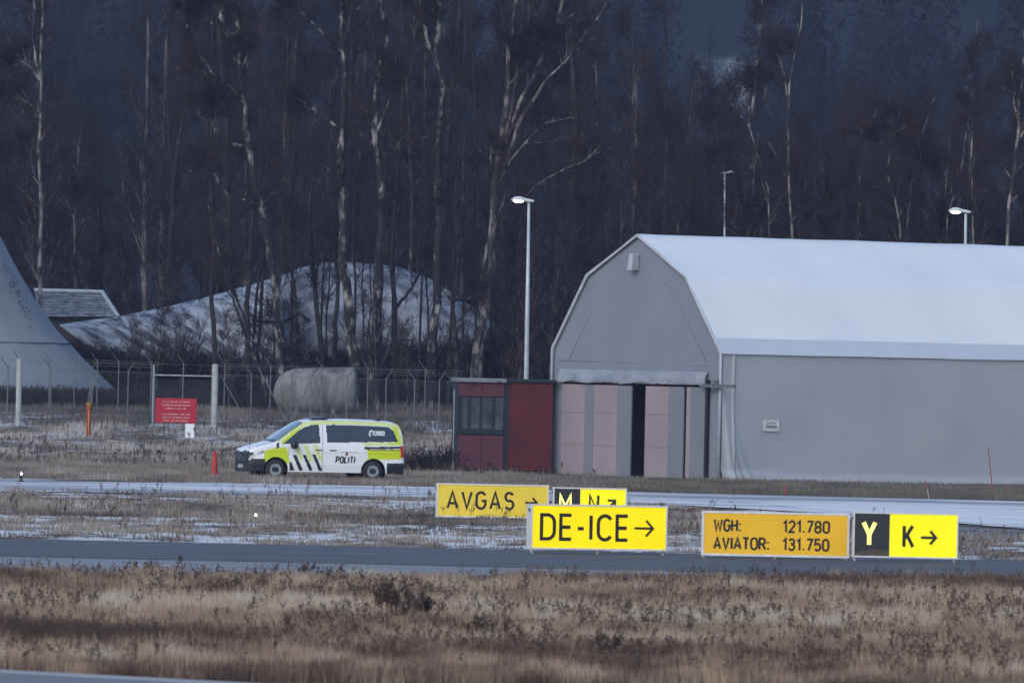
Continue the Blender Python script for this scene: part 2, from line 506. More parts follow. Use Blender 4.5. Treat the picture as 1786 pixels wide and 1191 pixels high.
# the broad dry meadow nearest the camera
x, y = clumped(500000, 141, 216)
glim = lambda x_: np.interp(x_, [-12, -3, 2, 10, 16], [199.5, 202, 207.5, 216, 216.5])
edge_y = a.y + (x - a.x) * dd.y / dd.x
keep = (y > edge_y + 0.4) & (y < glim(x) + 0.4 + n2(x, y, 0.8, 2.0) * 1.2)
x, y = x[keep], y[keep]
nb = n2(x * 0.5, y * 0.28, 0.35, 4.0)
nf = n2(x, y * 0.6, 0.9, 9.0)
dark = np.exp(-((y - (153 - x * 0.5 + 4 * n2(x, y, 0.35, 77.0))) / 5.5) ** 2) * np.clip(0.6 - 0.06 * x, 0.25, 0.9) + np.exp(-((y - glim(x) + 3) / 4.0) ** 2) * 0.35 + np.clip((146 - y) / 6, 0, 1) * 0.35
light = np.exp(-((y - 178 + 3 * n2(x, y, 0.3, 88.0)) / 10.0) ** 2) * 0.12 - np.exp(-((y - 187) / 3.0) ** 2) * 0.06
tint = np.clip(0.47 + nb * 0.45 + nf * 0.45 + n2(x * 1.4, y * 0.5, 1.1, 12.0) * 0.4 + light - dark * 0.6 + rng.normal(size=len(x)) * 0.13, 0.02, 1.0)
h = np.clip(0.20 + 0.12 * nf + 0.1 * dark + rng.normal(size=len(x)) * 0.05, 0.05, 0.6)
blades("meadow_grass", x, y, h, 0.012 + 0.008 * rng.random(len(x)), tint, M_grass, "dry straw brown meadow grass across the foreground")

# rough verge between the taxiways with snow patches
x, y = clumped(230000, 241, 330)
sf = snow_field(x, y)
right = (gnd(1500, 898).y)
nearedge = np.interp(x, [-20, gnd(700, 866).x, gnd(1150, 879).x, gnd(1500, 898).x, 30], [322, gnd(700, 866).y, gnd(1150, 879).y, 286, 258])
keep = (rng.random(len(x)) > sf * 1.15) & (y < nearedge - 0.3) & (y > 240.6 + n2(x, y, 0.7, 6.0) * 1.5)
x, y = x[keep], y[keep]
nb = n2(x * 0.6, y * 0.2, 0.4, 14.0); nf = n2(x, y * 0.5, 1.1, 19.0)
tint = np.clip(0.40 + nb * 0.65 + nf * 0.35 + rng.normal(size=len(x)) * 0.12, 0.02, 1)
h = np.clip(0.09 + 0.14 * nf + 0.09 * nb + rng.normal(size=len(x)) * 0.04, 0.03, 0.5)
blades("verge_grass", x, y, h, 0.018 + 0.01 * rng.random(len(x)), tint, M_frost, "brown rough grass and frost between the two taxiways")

# strip in front of the hangar and the van
x, y = clumped(110000, 350.5, 388, per=12, sp=0.3)
nf = n2(x, y * 0.5, 0.6, 23.0)
keep = (y < 386.5 + np.where(x > 7.2, (x - 7.2) * 0.83, 0)) & (y > 350.8 + nf)
x, y, nf = x[keep], y[keep], nf[keep]
g = x + rng.normal(size=len(x)) * 1.6 > 1.5
tint = np.clip(0.5 + nf * 0.5 + rng.normal(size=len(x)) * 0.14, 0.02, 1)
h = np.clip(0.13 + 0.1 * nf + rng.normal(size=len(x)) * 0.04 + np.where(x < 1, 0.05, 0), 0.04, 0.5)
blades("hangar_verge_grass", x[g], y[g], h[g], np.full(g.sum(), 0.025), tint[g], M_green, "dull green grass strip at the foot of the tent hangar")
g = ~g
blades("parking_verge_grass", x[g], y[g], h[g], np.full(g.sum(), 0.025), tint[g] * 0.85, M_frost, "dry brown grass around the police van")
# bank between van and fence
x, y = clumped(140000, 388, 470, per=10, sp=0.35)
keep = x < 3.0
x, y = x[keep], y[keep]
nf = n2(x, y * 0.4, 0.4, 31.0)
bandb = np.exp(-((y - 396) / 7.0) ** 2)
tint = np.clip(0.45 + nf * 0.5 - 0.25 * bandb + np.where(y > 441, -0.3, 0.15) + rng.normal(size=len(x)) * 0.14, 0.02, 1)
h = np.clip(0.14 + 0.22 * nf + 0.12 * bandb + np.where(y > 441, 0.08, 0) + rng.normal(size=len(x)) * 0.05, 0.04, 0.9)
sf = snow_field(x, y)
keep = rng.random(len(x)) > sf * 0.9
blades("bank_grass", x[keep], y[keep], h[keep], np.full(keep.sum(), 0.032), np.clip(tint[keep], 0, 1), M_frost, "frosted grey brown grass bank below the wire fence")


# ------------------------------------------------------------------ weeds
def weed_arrays(x, y, h, m=5, heads=7, rad=0.004, hs=0.015, branch=4):
    N = len(x)
    z = hz(x, y) - 0.03
    P = np.zeros((N, m, 3)); P[:, 0] = np.stack([x, y, z], 1)
    D = np.stack([rng.normal(size=N) * 0.12, rng.normal(size=N) * 0.12, np.ones(N)], 1)
    for s in range(1, m):
        D = D + rng.normal(size=D.shape) * 0.06
        P[:, s] = P[:, s - 1] + D * (h / (m - 1))[:, None]
    Rd = np.linspace(1, 0.5, m)[None] * np.full((N, 1), rad)
    v1, q1 = strands(P, Rd)
    C, CR = grow(P, Rd, branch, 0.12, 0.3, (0.3, 0.8), 3, 0.5, 0.8, up=0.3)
    C = C[:, :, :]
    v2, q2 = strands(C, CR * 0 + rad * 0.7)
    tips = np.concatenate([P[:, -1], C[:, -1], C[:, 1]])
    T = len(tips)
    # each seed head: three small crossed triangles
    k = 3
    c = np.repeat(tips, k, 0) + rng.normal(size=(T * k, 3)) * hs * 0.5
    tri = c[:, None, :] + rng.normal(size=(T * k, 3, 3)) * hs
    v3 = tri.reshape(-1, 3); f3 = np.arange(len(v3)).reshape(-1, 3)
    V = np.concatenate([v1, v2, v3])
    q = np.concatenate([q1, q2 + len(v1)])
    f = f3 + len(v1) + len(v2)
    tn = rng.random(N)
    tint = np.concatenate([np.repeat(tn * 0.6 + 0.4, m * 3), np.repeat(np.repeat(tn * 0.6 + 0.3, branch), 3 * 3),
                           np.repeat(np.concatenate([tn, np.repeat(tn, branch), np.repeat(tn, branch)]) * 0.5, k * 3)])
    return V, q, f, tint


def weeds(name, x, y, h, label, m=None, **kw):
    V, q, f, t = weed_arrays(x, y, h, **kw)
    return tag(link(name, npmesh(name, V, [q, f], m or M_weed, attr={"tint": t})), label, "weeds", kind="stuff")


x, y = scatter(10500, 143, 216)
edge_y = a.y + (x - a.x) * dd.y / dd.x
nb = n2(x, y * 0.35, 0.3, 44.0)
dens = 0.3 + nb * 0.9 + np.exp(-((y - (153 - x * 0.5)) / 5) ** 2) * 0.5 + np.exp(-((y - 199) / 2.5) ** 2) * 0.2
keep = (y > edge_y + 0.5) & (rng.random(len(x)) < dens) & (y < glim(x) + 0.5)
x, y = x[keep], y[keep]
weeds("meadow_weeds", x, y, rng.uniform(0.14, 0.36, len(x)), "dark brown dry weeds with seed heads in the foreground meadow", hs=0.012, rad=0.003)
x, y = scatter(2600, 241, 322)
nb = n2(x, y * 0.25, 0.35, 54.0)
keep = (rng.random(len(x)) < 0.25 + nb) & (y < np.interp(x, [0, 5, 12, 20], [322, 300, 280, 255]))
x, y = x[keep], y[keep]
weeds("verge_weeds", x, y, rng.uniform(0.2, 0.5, len(x)), "dark dry weeds on the verge between the taxiways", hs=0.012, rad=0.004)
x, y = scatter(1500, 388, 436)
keep = (x < 3) & (rng.random(len(x)) < 0.35 + n2(x, y * 0.3, 0.3, 61.0) + np.exp(-((y - 393) / 6) ** 2) * 0.5)
x, y = x[keep], y[keep]
weeds("bank_weeds", x, y, rng.uniform(0.2, 0.6, len(x)), "low dark scrub and weeds on the bank behind the police van", hs=0.015, rad=0.005, branch=7)


def dock(u, v, D, n, h, spread, label):
    c = at(u, v, D)
    x = c.x + rng.normal(size=n) * spread; y = c.y + rng.normal(size=n) * spread
    V, q, f, t = weed_arrays(x, y, rng.uniform(0.6, 1.0, n) * h, heads=9, hs=0.02, branch=5, rad=0.005)
    o = link("dock_plant", npmesh("dock_plant", V - np.array([c.x, c.y, 0]), [q, f], M_weed, attr={"tint": t * 0.8}))
    o.location = (c.x, c.y, 0)
    tag(o, label, "plant")


dock(672, 1110, 172, 26, 0.62, 0.2, "large reddish brown dock plant in the middle of the meadow")
dock(735, 1112, 171, 12, 0.5, 0.12, "smaller dark dock plant just right of the large reddish one")
dock(1060, 1165, 152, 14, 0.4, 0.25, "clump of dark weeds near the bottom edge, below the DE-ICE sign")
dock(850, 1130, 163, 10, 0.35, 0.2, "low brown weed clump right of the two dock plants")
dock(550, 1010, 201, 8, 0.34, 0.35, "dark weed clump at the edge of the frosted shoulder, left of centre")
dock(245, 1010, 201, 7, 0.34, 0.4, "dark weed clump at the shoulder edge on the far left")

# ------------------------------------------------------------------ lettering
def arc(cx, cy, rx, ry, a0, a1, n=10):
    return [(cx + rx * math.cos(R(a0 + (a1 - a0) * i / n)), cy + ry * math.sin(R(a0 + (a1 - a0) * i / n))) for i in range(n + 1)]


def rr(x0, y0, x1, y1, r):           # closed rounded loop
    return arc(x1 - r, y1 - r, r, r, 0, 90, 5) + arc(x0 + r, y1 - r, r, r, 90, 180, 5) + arc(x0 + r, y0 + r, r, r, 180, 270, 5) + arc(x1 - r, y0 + r, r, r, 270, 360, 5)


GL = {  # glyph: (width, [(closed, points)...]) on a cap height of 1
    'A': (0.62, [(0, [(0, 0), (0.31, 1), (0.62, 0)]), (0, [(0.12, 0.3), (0.5, 0.3)])]),
    'V': (0.6, [(0, [(0, 1), (0.3, 0), (0.6, 1)])]),
    'G': (0.58, [(0, arc(0.29, 0.69, 0.29, 0.31, 25, 180) + arc(0.29, 0.31, 0.29, 0.31, 180, 360) + [(0.58, 0.48), (0.33, 0.48)])]),
    'S': (0.54, [(0, arc(0.27, 0.745, 0.25, 0.255, 25, 250) + arc(0.28, 0.26, 0.26, 0.26, 75, -155))]),
    'M': (0.72, [(0, [(0, 0), (0, 1), (0.36, 0.32), (0.72, 1), (0.72, 0)])]),
    'N': (0.56, [(0, [(0, 0), (0, 1), (0.56, 0), (0.56, 1)])]),
    'D': (0.56, [(1, [(0, 0), (0, 1), (0.25, 1)] + arc(0.25, 0.69, 0.31, 0.31, 80, 0, 5) + arc(0.25, 0.31, 0.31, 0.31, 0, -80, 5) + [(0.25, 0)])]),
    'E': (0.46, [(0, [(0.46, 1), (0, 1), (0, 0), (0.46, 0)]), (0, [(0, 0.5), (0.42, 0.5)])]),
    '-': (0.26, [(0, [(0, 0.45), (0.26, 0.45)])]),
    'I': (0.08, [(0, [(0.04, 0), (0.04, 1)])]),
    'C': (0.54, [(0, arc(0.29, 0.69, 0.29, 0.31, 30, 180) + arc(0.29, 0.31, 0.29, 0.31, 180, 330))]),
    'W': (0.8, [(0, [(0, 1), (0.2, 0), (0.4, 0.8), (0.6, 0), (0.8, 1)])]),
    'H': (0.54, [(0, [(0, 0), (0, 1)]), (0, [(0.54, 0), (0.54, 1)]), (0, [(0, 0.5), (0.54, 0.5)])]),
    ':': (0.12, [(0, [(0.06, 0), (0.06, 0.14)]), (0, [(0.06, 0.56), (0.06, 0.7)])]),
    '.': (0.12, [(0, [(0.06, 0), (0.06, 0.13)])]),
    'T': (0.56, [(0, [(0, 1), (0.56, 1)]), (0, [(0.28, 0), (0.28, 1)])]),
    'O': (0.6, [(1, rr(0, 0, 0.6, 1, 0.3))]),
    'R': (0.55, [(0, [(0, 0), (0, 1), (0.27, 1)] + arc(0.29, 0.745, 0.26, 0.255, 85, -85, 8) + [(0, 0.49)]), (0, [(0.3, 0.49), (0.57, 0)])]),
    'P': (0.55, [(0, [(0, 0), (0, 1), (0.27, 1)] + arc(0.29, 0.73, 0.26, 0.27, 85, -85, 8) + [(0, 0.46)])]),
    'L': (0.46, [(0, [(0, 1), (0, 0), (0.46, 0)])]),
    'Y': (0.66, [(0, [(0, 1), (0.33, 0.45), (0.66, 1)]), (0, [(0.33, 0), (0.33, 0.5)])]),
    'K': (0.58, [(0, [(0, 0), (0, 1)]), (0, [(0.56, 1), (0.05, 0.4)]), (0, [(0.2, 0.56), (0.6, 0)])]),
    '0': (0.52, [(1, rr(0, 0, 0.52, 1, 0.26))]),
    '1': (0.3, [(0, [(0.0, 0.78), (0.24, 1), (0.24, 0)])]),
    '2': (0.5, [(0, arc(0.25, 0.73, 0.25, 0.27, 170, -25) + [(0, 0), (0.52, 0)])]),
    '3': (0.5, [(0, arc(0.25, 0.75, 0.23, 0.25, 160, -80) + arc(0.24, 0.27, 0.26, 0.27, 80, -160))]),
    '5': (0.5, [(0, [(0.46, 1), (0.06, 1), (0.03, 0.55)] + arc(0.25, 0.31, 0.26, 0.31, 120, -150))]),
    '7': (0.5, [(0, [(0, 1), (0.5, 1), (0.16, 0)])]),
    '8': (0.52, [(1, rr(0.03, 0.5, 0.49, 1, 0.22)), (1, rr(0, 0, 0.52, 0.5, 0.24))]),
    '>': (0.9, [(0, [(0, 0.45), (0.84, 0.45)]), (0, [(0.55, 0.8), (0.88, 0.45), (0.55, 0.1)])]),
    '^': (0.62, [(0, [(0.05, 0.1), (0.55, 0.62)]), (0, [(0.1, 0.68), (0.6, 0.68), (0.6, 0.18)])]),
    ' ': (0.3, []),
}


def ribbon(mb, pts, closed, wd, fn, mi=0):
    n = len(pts)
    P = [Vector((a[0], a[1])) for a in pts]
    L = []
    for i in range(n):
        if closed:
            a, b, c = P[i - 1], P[i], P[(i + 1) % n]
        else:
            a, b, c = P[max(i - 1, 0)], P[i], P[min(i + 1, n - 1)]
        d1 = (b - a) if (b - a).length > 1e-6 else (c - b)
        d2 = (c - b) if (c - b).length > 1e-6 else (b - a)
        d1 = d1.normalized(); d2 = d2.normalized()
        n1 = Vector((-d1.y, d1.x)); n2_ = Vector((-d2.y, d2.x))
        m = (n1 + n2_)
        m = m.normalized() if m.length > 1e-3 else n1
        k = min(2.2, 1 / max(0.3, m.dot(n1)))
        off = m * (wd / 2 * k)
        L.append((b + off, b - off))
    vs = []
    for p, q in L: vs += [fn(p.x, p.y), fn(q.x, q.y)]
    fs = []
    rngi = range(n) if closed else range(n - 1)
    for i in rngi:
        j = (i + 1) % n
        fs.append((2 * i, 2 * i + 1, 2 * j + 1, 2 * j))
    mb.add(vs, fs, mi)


def text(mb, s, x, z, h, stroke, fn, gap=0.2, sx=1.0, mi=0, slant=0.0, subdiv=0):
    """fn(x, z, depth)->point; returns end x"""
    k = 0
    for ch in s:
        wd, st = GL[ch]
        for cl, pts in st:
            pp = [(x + (px * sx + slant * pz) * h, z + pz * h) for px, pz in pts]
            if subdiv:
                q = []
                for i in range(len(pp) - (0 if cl else 1)):
                    a, b = Vector(pp[i]), Vector(pp[(i + 1) % len(pp)])
                    m = max(1, int((b - a).length / subdiv))
                    q += [tuple(a.lerp(b, t / m)) for t in range(m)]
                if not cl: q.append(pp[-1])
                pp = q
            dk = 0.0015 * (k % 4)
            ribbon(mb, pp, cl, stroke, lambda X_, Z_, d=dk: fn(X_, Z_, d), mi)
            k += 1
        x += (wd * sx + gap) * h
    return x


def twidth(s, h, gap=0.2, sx=1.0):
    return sum(GL[c][0] * sx + gap for c in s) * h - gap * h


# ------------------------------------------------------------------ taxiway signs
def panel_mat(name, col, estr):
    return mat(name, col, 0.5, tuple(c * 0.9 for c in col[:3]), 1.6, 5, emit=col if estr else None, estr=estr, spec=0.08)


M_lit = panel_mat("backlit_yellow_panel", (0.86, 0.66, 0.006), 0.30)
M_lit2 = panel_mat("backlit_lemon_panel", (0.82, 0.74, 0.01), 0.27)
M_dull = panel_mat("faint_glow_yellow_panel", (0.68, 0.51, 0.06), 0.08)  # faint emission added to a panel that has no backlight
M_orng = panel_mat("faint_glow_amber_panel", (0.68, 0.40, 0.03), 0.10)  # slight glow added; this reflective sign is not backlit
M_blkp = mat("black_sign_panel", (0.012, 0.014, 0.02), 0.25, (0.014, 0.016, 0.022), 3, spec=0.5)
M_litletter = mat("lit_yellow_letter", (0.85, 0.8, 0.25), 0.5, emit=(0.85, 0.78, 0.15), estr=0.6)
M_leg = mat("pale_sign_leg", (0.5, 0.5, 0.48), 0.6, (0.35, 0.35, 0.33), 9)
M_brown = mat("dark_brown_arc", (0.09, 0.075, 0.06), 0.7, (0.05, 0.04, 0.035), 5)


def sign(u0, v0, wpx, hpx, D, yaw, cells, texts, label, frame=0.035, depth=0.22, brown_arc=False):
    """u0,v0: top-left corner in the photo; cells: [(fraction0, fraction1, material)]"""
    s = F / D
    W = wpx / s / math.cos(yaw); H = hpx / s
    tl = at(u0, v0, D)
    ang = yaw
    root = empty("taxiway_sign", (tl.x, tl.y, 0), ang, label, "sign", "signs beside the taxiway")
    zt = tl.z; zb = zt - H
    c = MB()
    c.box((0.004, 0.02, zb + 0.004), (W - 0.004, depth, zt - 0.004))
    c.build("housing", M_frame, root, 0.004)
    f = MB()
    f.box((0, 0.0, zt - frame), (W, 0.045, zt)); f.box((0, 0.0, zb), (W, 0.045, zb + frame))
    f.box((0, 0.001, zb + frame), (frame, 0.045, zt - frame)); f.box((W - frame, 0.001, zb + frame), (W, 0.045, zt - frame))
    f.build("frame", M_frame, root)
    for a_, b_, m in cells:
        x0 = max(frame, a_ * W); x1 = min(W - frame, b_ * W)
        p = MB(); p.box((x0, 0.012, zb + frame), (x1, 0.019, zt - frame))
        p.build("panel", m, root)
    for (tx, fx, fz, hh, st, m, gp, sx) in texts:
        t = MB()
        text(t, tx, fx * W, zb + fz * H, hh * H, st * H, lambda X_, Z_, d: (X_, 0.009 - d, Z_), gp, sx)
        t.build("lettering", m, root)
    if brown_arc:  # low brown arc along the bottom of the black cell
        q = MB(); pts = [(0.335 * W * t, 0.02 + 0.13 * math.sin(math.pi * (0.06 + 0.72 * t)) * H) for t in np.linspace(0.05, 1, 12)]
        vs = [(x_, 0.0085, zb + frame) for x_, _ in pts] + [(x_, 0.0085, zb + frame + z_) for x_, z_ in pts]
        q.add(vs, [(i, i + 1, i + 13, i + 12) for i in range(11)]); q.build("brown_arc", M_brown, root)
    nl = 3 if W > 2.2 else 2
    for i in range(nl):
        lx = 0.06 + (W - 0.12) * i / (nl - 1)
        g = MB(); g.tube([(lx, 0.1, -0.05), (lx, 0.1, zb + 0.003)], 0.024, 8); g.tube([(lx, 0.1, zb - 0.05), (lx, 0.1, zb - 0.003)], 0.04, 8)
        g.build("leg", M_leg, root)
    bx = MB(); bx.box((-0.028, 0.07, zt - 0.16), (0.003, 0.13, zt - 0.1)); bx.build("latch", M_galvd, root, 0.004)
    return root


K = M_blk
# cap heights and positions measured against each sign's own face
sign(762, 842, 196, 59, 286, R(9), [(0, 1, M_dull)],
     [("AVGAS", 0.10, 0.27, 0.48, 0.075, K, 0.32, 0.95), (">", 0.79, 0.28, 0.42, 0.06, K, 0.2, 0.95)],
     "dull yellow AVGAS sign with a right arrow, partly behind the DE-ICE sign")
sign(965, 849, 129, 56, 286.4, R(9), [(0, 0.368, M_blkp), (0.372, 1, M_lit2)],
     [("M", 0.10, 0.22, 0.53, 0.09, M_litletter, 0.2, 0.85), ("N", 0.50, 0.24, 0.52, 0.085, K, 0.2, 0.9), ("^", 0.72, 0.26, 0.52, 0.07, K, 0.2, 0.9)],
     "black and yellow M N sign half hidden behind the DE-ICE sign")
sign(927, 878, 239, 79, 236.5, R(17), [(0, 1, M_lit)],
     [("DE-ICE", 0.078, 0.23, 0.53, 0.078, K, 0.28, 1.0), (">", 0.758, 0.27, 0.50, 0.052, K, 0.2, 0.98)],
     "bright backlit yellow DE-ICE sign with a right arrow, nearest row", depth=0.34)
sign(1225, 890, 258, 78, 236, R(4), [(0, 1, M_orng)],
     [("WGH:", 0.085, 0.56, 0.245, 0.05, K, 0.22, 0.84), ("121.780", 0.552, 0.56, 0.245, 0.048, K, 0.245, 0.98),
      ("AVIATOR:", 0.085, 0.16, 0.245, 0.05, K, 0.22, 0.92), ("131.750", 0.552, 0.16, 0.245, 0.048, K, 0.245, 0.98)],
     "wide amber sign with two lines of radio frequencies, WGH and AVIATOR", frame=0.045)
sign(1489, 892, 184, 79, 235.6, R(6), [(0, 0.345, M_blkp), (0.348, 1, M_lit2)],
     [("Y", 0.098, 0.28, 0.49, 0.095, M_litletter, 0.2, 0.8), ("K", 0.485, 0.25, 0.46, 0.075, K, 0.2, 0.72), (">", 0.645, 0.27, 0.42, 0.06, K, 0.2, 0.9)],
     "black and lemon yellow Y K sign with a right arrow, beside the amber sign", frame=0.03, brown_arc=True)


# ------------------------------------------------------------------ tent hangar
HC = gnd(1256, 838)                  # nearest corner at the ground
HYAW = R(40)
E2 = Vector((math.cos(HYAW), math.sin(HYAW), 0))      # local x: along the long side
E1 = Vector((-math.sin(HYAW), math.cos(HYAW), 0))     # local y: along the gable


def on_plane(u, v, o, e):
    d = fwd + RT * ((u - 893) / F) - UP * ((v - 595.5) / F)
    nrm = e.cross(Vector((0, 0, 1)))
    o3 = Vector((o.x, o.y, 0)); c = Vector((0, 0, CAM_H))
    t = (o3 - c).dot(nrm) / d.dot(nrm)
    p_ = c + d * t
    return (p_ - o3).dot(e), p_.z


G = lambda u, v: on_plane(u, v, HC, E1)
S = lambda u, v: on_plane(u, v, HC, E2)
g4 = lambda cx, cy: G(740 + cx / 3.079, 620 + cy / 3.081)
hroot = empty("tent_hangar", HC, HYAW, "big pale grey fabric tent hangar with a steep folded roof and sliding doors", "hangar")
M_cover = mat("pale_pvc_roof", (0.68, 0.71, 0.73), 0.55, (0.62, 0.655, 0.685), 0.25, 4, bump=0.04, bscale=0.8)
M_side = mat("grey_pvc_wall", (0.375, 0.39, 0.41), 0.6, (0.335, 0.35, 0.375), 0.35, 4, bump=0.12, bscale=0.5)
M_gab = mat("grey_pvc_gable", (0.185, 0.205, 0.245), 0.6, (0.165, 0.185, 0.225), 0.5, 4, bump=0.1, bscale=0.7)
M_val = mat("pale_pvc_valance", (0.48, 0.52, 0.57), 0.55, (0.44, 0.48, 0.54), 0.6, 3)
M_rim = mat("pale_pvc_rim", (0.38, 0.40, 0.45), 0.55, (0.3, 0.32, 0.37), 2, 3)
M_roll = mat("rolled_pvc_canopy", (0.24, 0.265, 0.31), 0.6, (0.17, 0.19, 0.235), 1.5, 4, bump=0.5, bscale=2.5)
M_pink = mat("weathered_pink_plywood", (0.27, 0.228, 0.24), 0.8, (0.225, 0.195, 0.21), 0.9, 5, stretch=(1, 1, 0.5))
M_gdoor = mat("grey_door_sheet", (0.165, 0.175, 0.205), 0.7, (0.15, 0.16, 0.19), 0.9, 4)
M_dark = mat("dark_interior", (0.01, 0.01, 0.012), 0.9, (0.008, 0.008, 0.01), 2)
LEN = 30.0
y_l = G(967, 607)[0]                 # width of the gable
pr = [(0.0, 0.0), (0.0, G(1262.5, 616)[1]), (G(1199.7, 484.3)[0], G(1199.7, 484.3)[1]), G(1115.5, 411), (G(1027.5, 480)[0], G(1027.5, 480)[1]), (y_l, G(967, 607)[1]), (y_l, 0.0)]
zE = pr[1][1]
# openings of the gable
oL, zrail = g4(747, 150); oR = g4(1527, 175)[0]
zrail = (g4(747, 150)[1] + g4(1500, 172)[1]) / 2 + 0.05


def lerp2(a, b, t): return (a[0] + (b[0] - a[0]) * t, a[1] + (b[1] - a[1]) * t)


# roof cover: gently sagging sheet from eave to ridge to eave, real thickness
def cover():
    prof = []
    segs = [(pr[1], pr[2], 10), (pr[2], pr[3], 10), (pr[3], pr[4], 10), (pr[4], pr[5], 10)]
    for a_, b_, k in segs:
        for i in range(k): prof.append(lerp2(a_, b_, i / k))
    prof.append(pr[5])
    xs = np.linspace(-0.12, LEN, 90)
    mb = MB()
    vs = []
    for o_ in (0, 1):
        for x_ in xs:
            rib = 0.035 * abs(math.sin(math.pi * x_ / 5.0))
            for j, (py, pz) in enumerate(prof):
                cy_ = (y_l) / 2
                sag = 0.03 * math.sin(math.pi * (j % 10) / 10) + rib * 0.5
                dy = (1 if py > cy_ else -1) * (0.05 - o_ * 0.04)
                vs.append((x_, py + dy * 0.6 - 0, pz + 0.06 - o_ * 0.05 - sag + 0.01 * noise.noise(Vector((x_ * 0.6, j * 0.3, 1)))))
    nP = len(prof); nX = len(xs); fs = []
    for o_ in (0, 1):
        b_ = o_ * nP * nX
        for i in range(nX - 1):
            for j in range(nP - 1):
                q = (b_ + i * nP + j, b_ + i * nP + j + 1, b_ + (i + 1) * nP + j + 1, b_ + (i + 1) * nP + j)
                fs.append(q if o_ else q[::-1])
    return mb.add(vs, fs)


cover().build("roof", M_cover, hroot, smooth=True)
# the lower pale flap of the roof along the eave
vz0 = zE - 0.02; vz1 = S(1256, 592)[1]
fl = MB()
t_ = (vz1 - zE) / (pr[2][1] - zE)
ya = lerp2(pr[1], pr[2], t_)[0]
fl_v = []
for i in range(61):
    x_ = -0.13 + (LEN + 0.13) * i / 60
    w_ = 0.02 * noise.noise(Vector((x_ * 0.4, 3, 1)))
    fl_v += [(x_, -0.085, vz0 + w_), (x_, ya - 0.062, vz1 + 0.055 + w_ * 0.5)]
fl.add(fl_v, [(2 * i, 2 * i + 1, 2 * i + 3, 2 * i + 2) for i in range(60)])
fl.build("eave_flap", M_val, hroot)
for xs0_ in (0.55,):
    q = MB(); q.tube([(xs0_, a_ + (0.03 if a_ > y_l / 2 else -0.03), b_ + 0.055) for a_, b_ in pr[1:6]], 0.006, 6); q.build("roof_seam", M_val if xs0_ > 1 else M_cover, hroot)


# long wall with wrinkles at the near corner and a loose skirt
def wall():
    nx_, nz_ = 260, 46
    xs = np.concatenate([np.linspace(0, 3.5, 110), np.linspace(3.56, LEN, 150)])
    zs = np.linspace(-0.05, zE + 0.02, nz_)
    vs = []
    for x_ in xs:
        skirt = 0.34 if x_ < 1.3 else (0.34 - (x_ - 1.3) * 0.06 if x_ < 4 else 0.18 + 0.03 * math.sin(x_))
        for z_ in zs:
            y_ = -0.02
            # folds running from mid height down to the foot of the corner
            t = max(0.0, 1 - z_ / 2.8)
            for k, am in ((0.35, 0.10), (0.62, 0.07), (0.95, 0.05)):
                xf = k * (0.25 + t) ** 1.3
                y_ -= am * math.exp(-((x_ - xf) / (0.09 + 0.05 * t)) ** 2) * min(1, t * 1.6)
            y_ -= 0.05 * math.exp(-((x_ - 0.5) / 0.05) ** 2)      # seam rope
            y_ += 0.03 * noise.noise(Vector((x_ * 0.35, z_ * 0.5, 2.0)))
            if z_ < skirt: y_ -= 0.10 * (1 - z_ / skirt) ** 0.4 + 0.025 * noise.noise(Vector((x_ * 2.2, z_ * 3, 7)))
            vs.append((x_, y_, z_))
    fs = [(i * nz_ + j, (i + 1) * nz_ + j, (i + 1) * nz_ + j + 1, i * nz_ + j + 1) for i in range(len(xs) - 1) for j in range(nz_ - 1)]
    m = MB(); m.add(vs, fs); return m


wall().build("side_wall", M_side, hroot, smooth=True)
fw = MB(); fw.box((0.0, y_l + 0.0, 0), (LEN, y_l + 0.03, pr[5][1])); fw.build("side_wall", M_side, hroot)
bk = MB(); bk.prism([(-q[0], q[1]) for q in pr], 0, 0.04)
o = bk.build("back_wall", M_gab, hroot); o.rotation_euler = (0, 0, R(-90)); o.location = (LEN - 0.04, 0, 0)
# gable in pieces round the door opening
gb = MB()
zt_ = zrail
for poly in ([pr[0], (0, zt_), (oR, zt_), (oR, 0)], [(oL, 0), (oL, zt_), (y_l, zt_), pr[6]], [(0, zt_)] + pr[1:6] + [(y_l, zt_)]):
    vs = [(0.0, a_, b_) for a_, b_ in poly] + [(0.05, a_, b_) for a_, b_ in poly]
    n_ = len(poly)
    gb.add(vs, [tuple(range(n_)), tuple(range(2 * n_ - 1, n_ - 1, -1))] + [(i, i + n_, (i + 1) % n_ + n_, (i + 1) % n_) for i in range(n_)])
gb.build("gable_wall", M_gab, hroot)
# inner frame ribs pressing through the gable sheet
rb = MB()
ins = [(a_ + (0.75 if a_ < y_l / 2 else -0.75) * (0.0 if abs(a_ - pr[3][0]) < 0.1 else 1), b_ - (0.95 if abs(a_ - pr[3][0]) < 0.1 else 0.45)) for a_, b_ in pr[1:6]]
rb.tube([(0.043, a_, b_) for a_, b_ in ins], 0.05, 8)
rb.tube([(0.02, oL + 0.3, zrail + 0.75), (0.02, oR - 0.1, zrail + 0.72)], 0.03, 8)
rb.build("gable_rib", M_gab, hroot, smooth=True)
rim = MB()
rim.tube([(-0.09, a_, b_ + 0.0) for a_, b_ in [pr[0]] + pr[1:6] + [pr[6]]], 0.058, 10)
rim.build("gable_rim", M_rim, hroot, smooth=True)
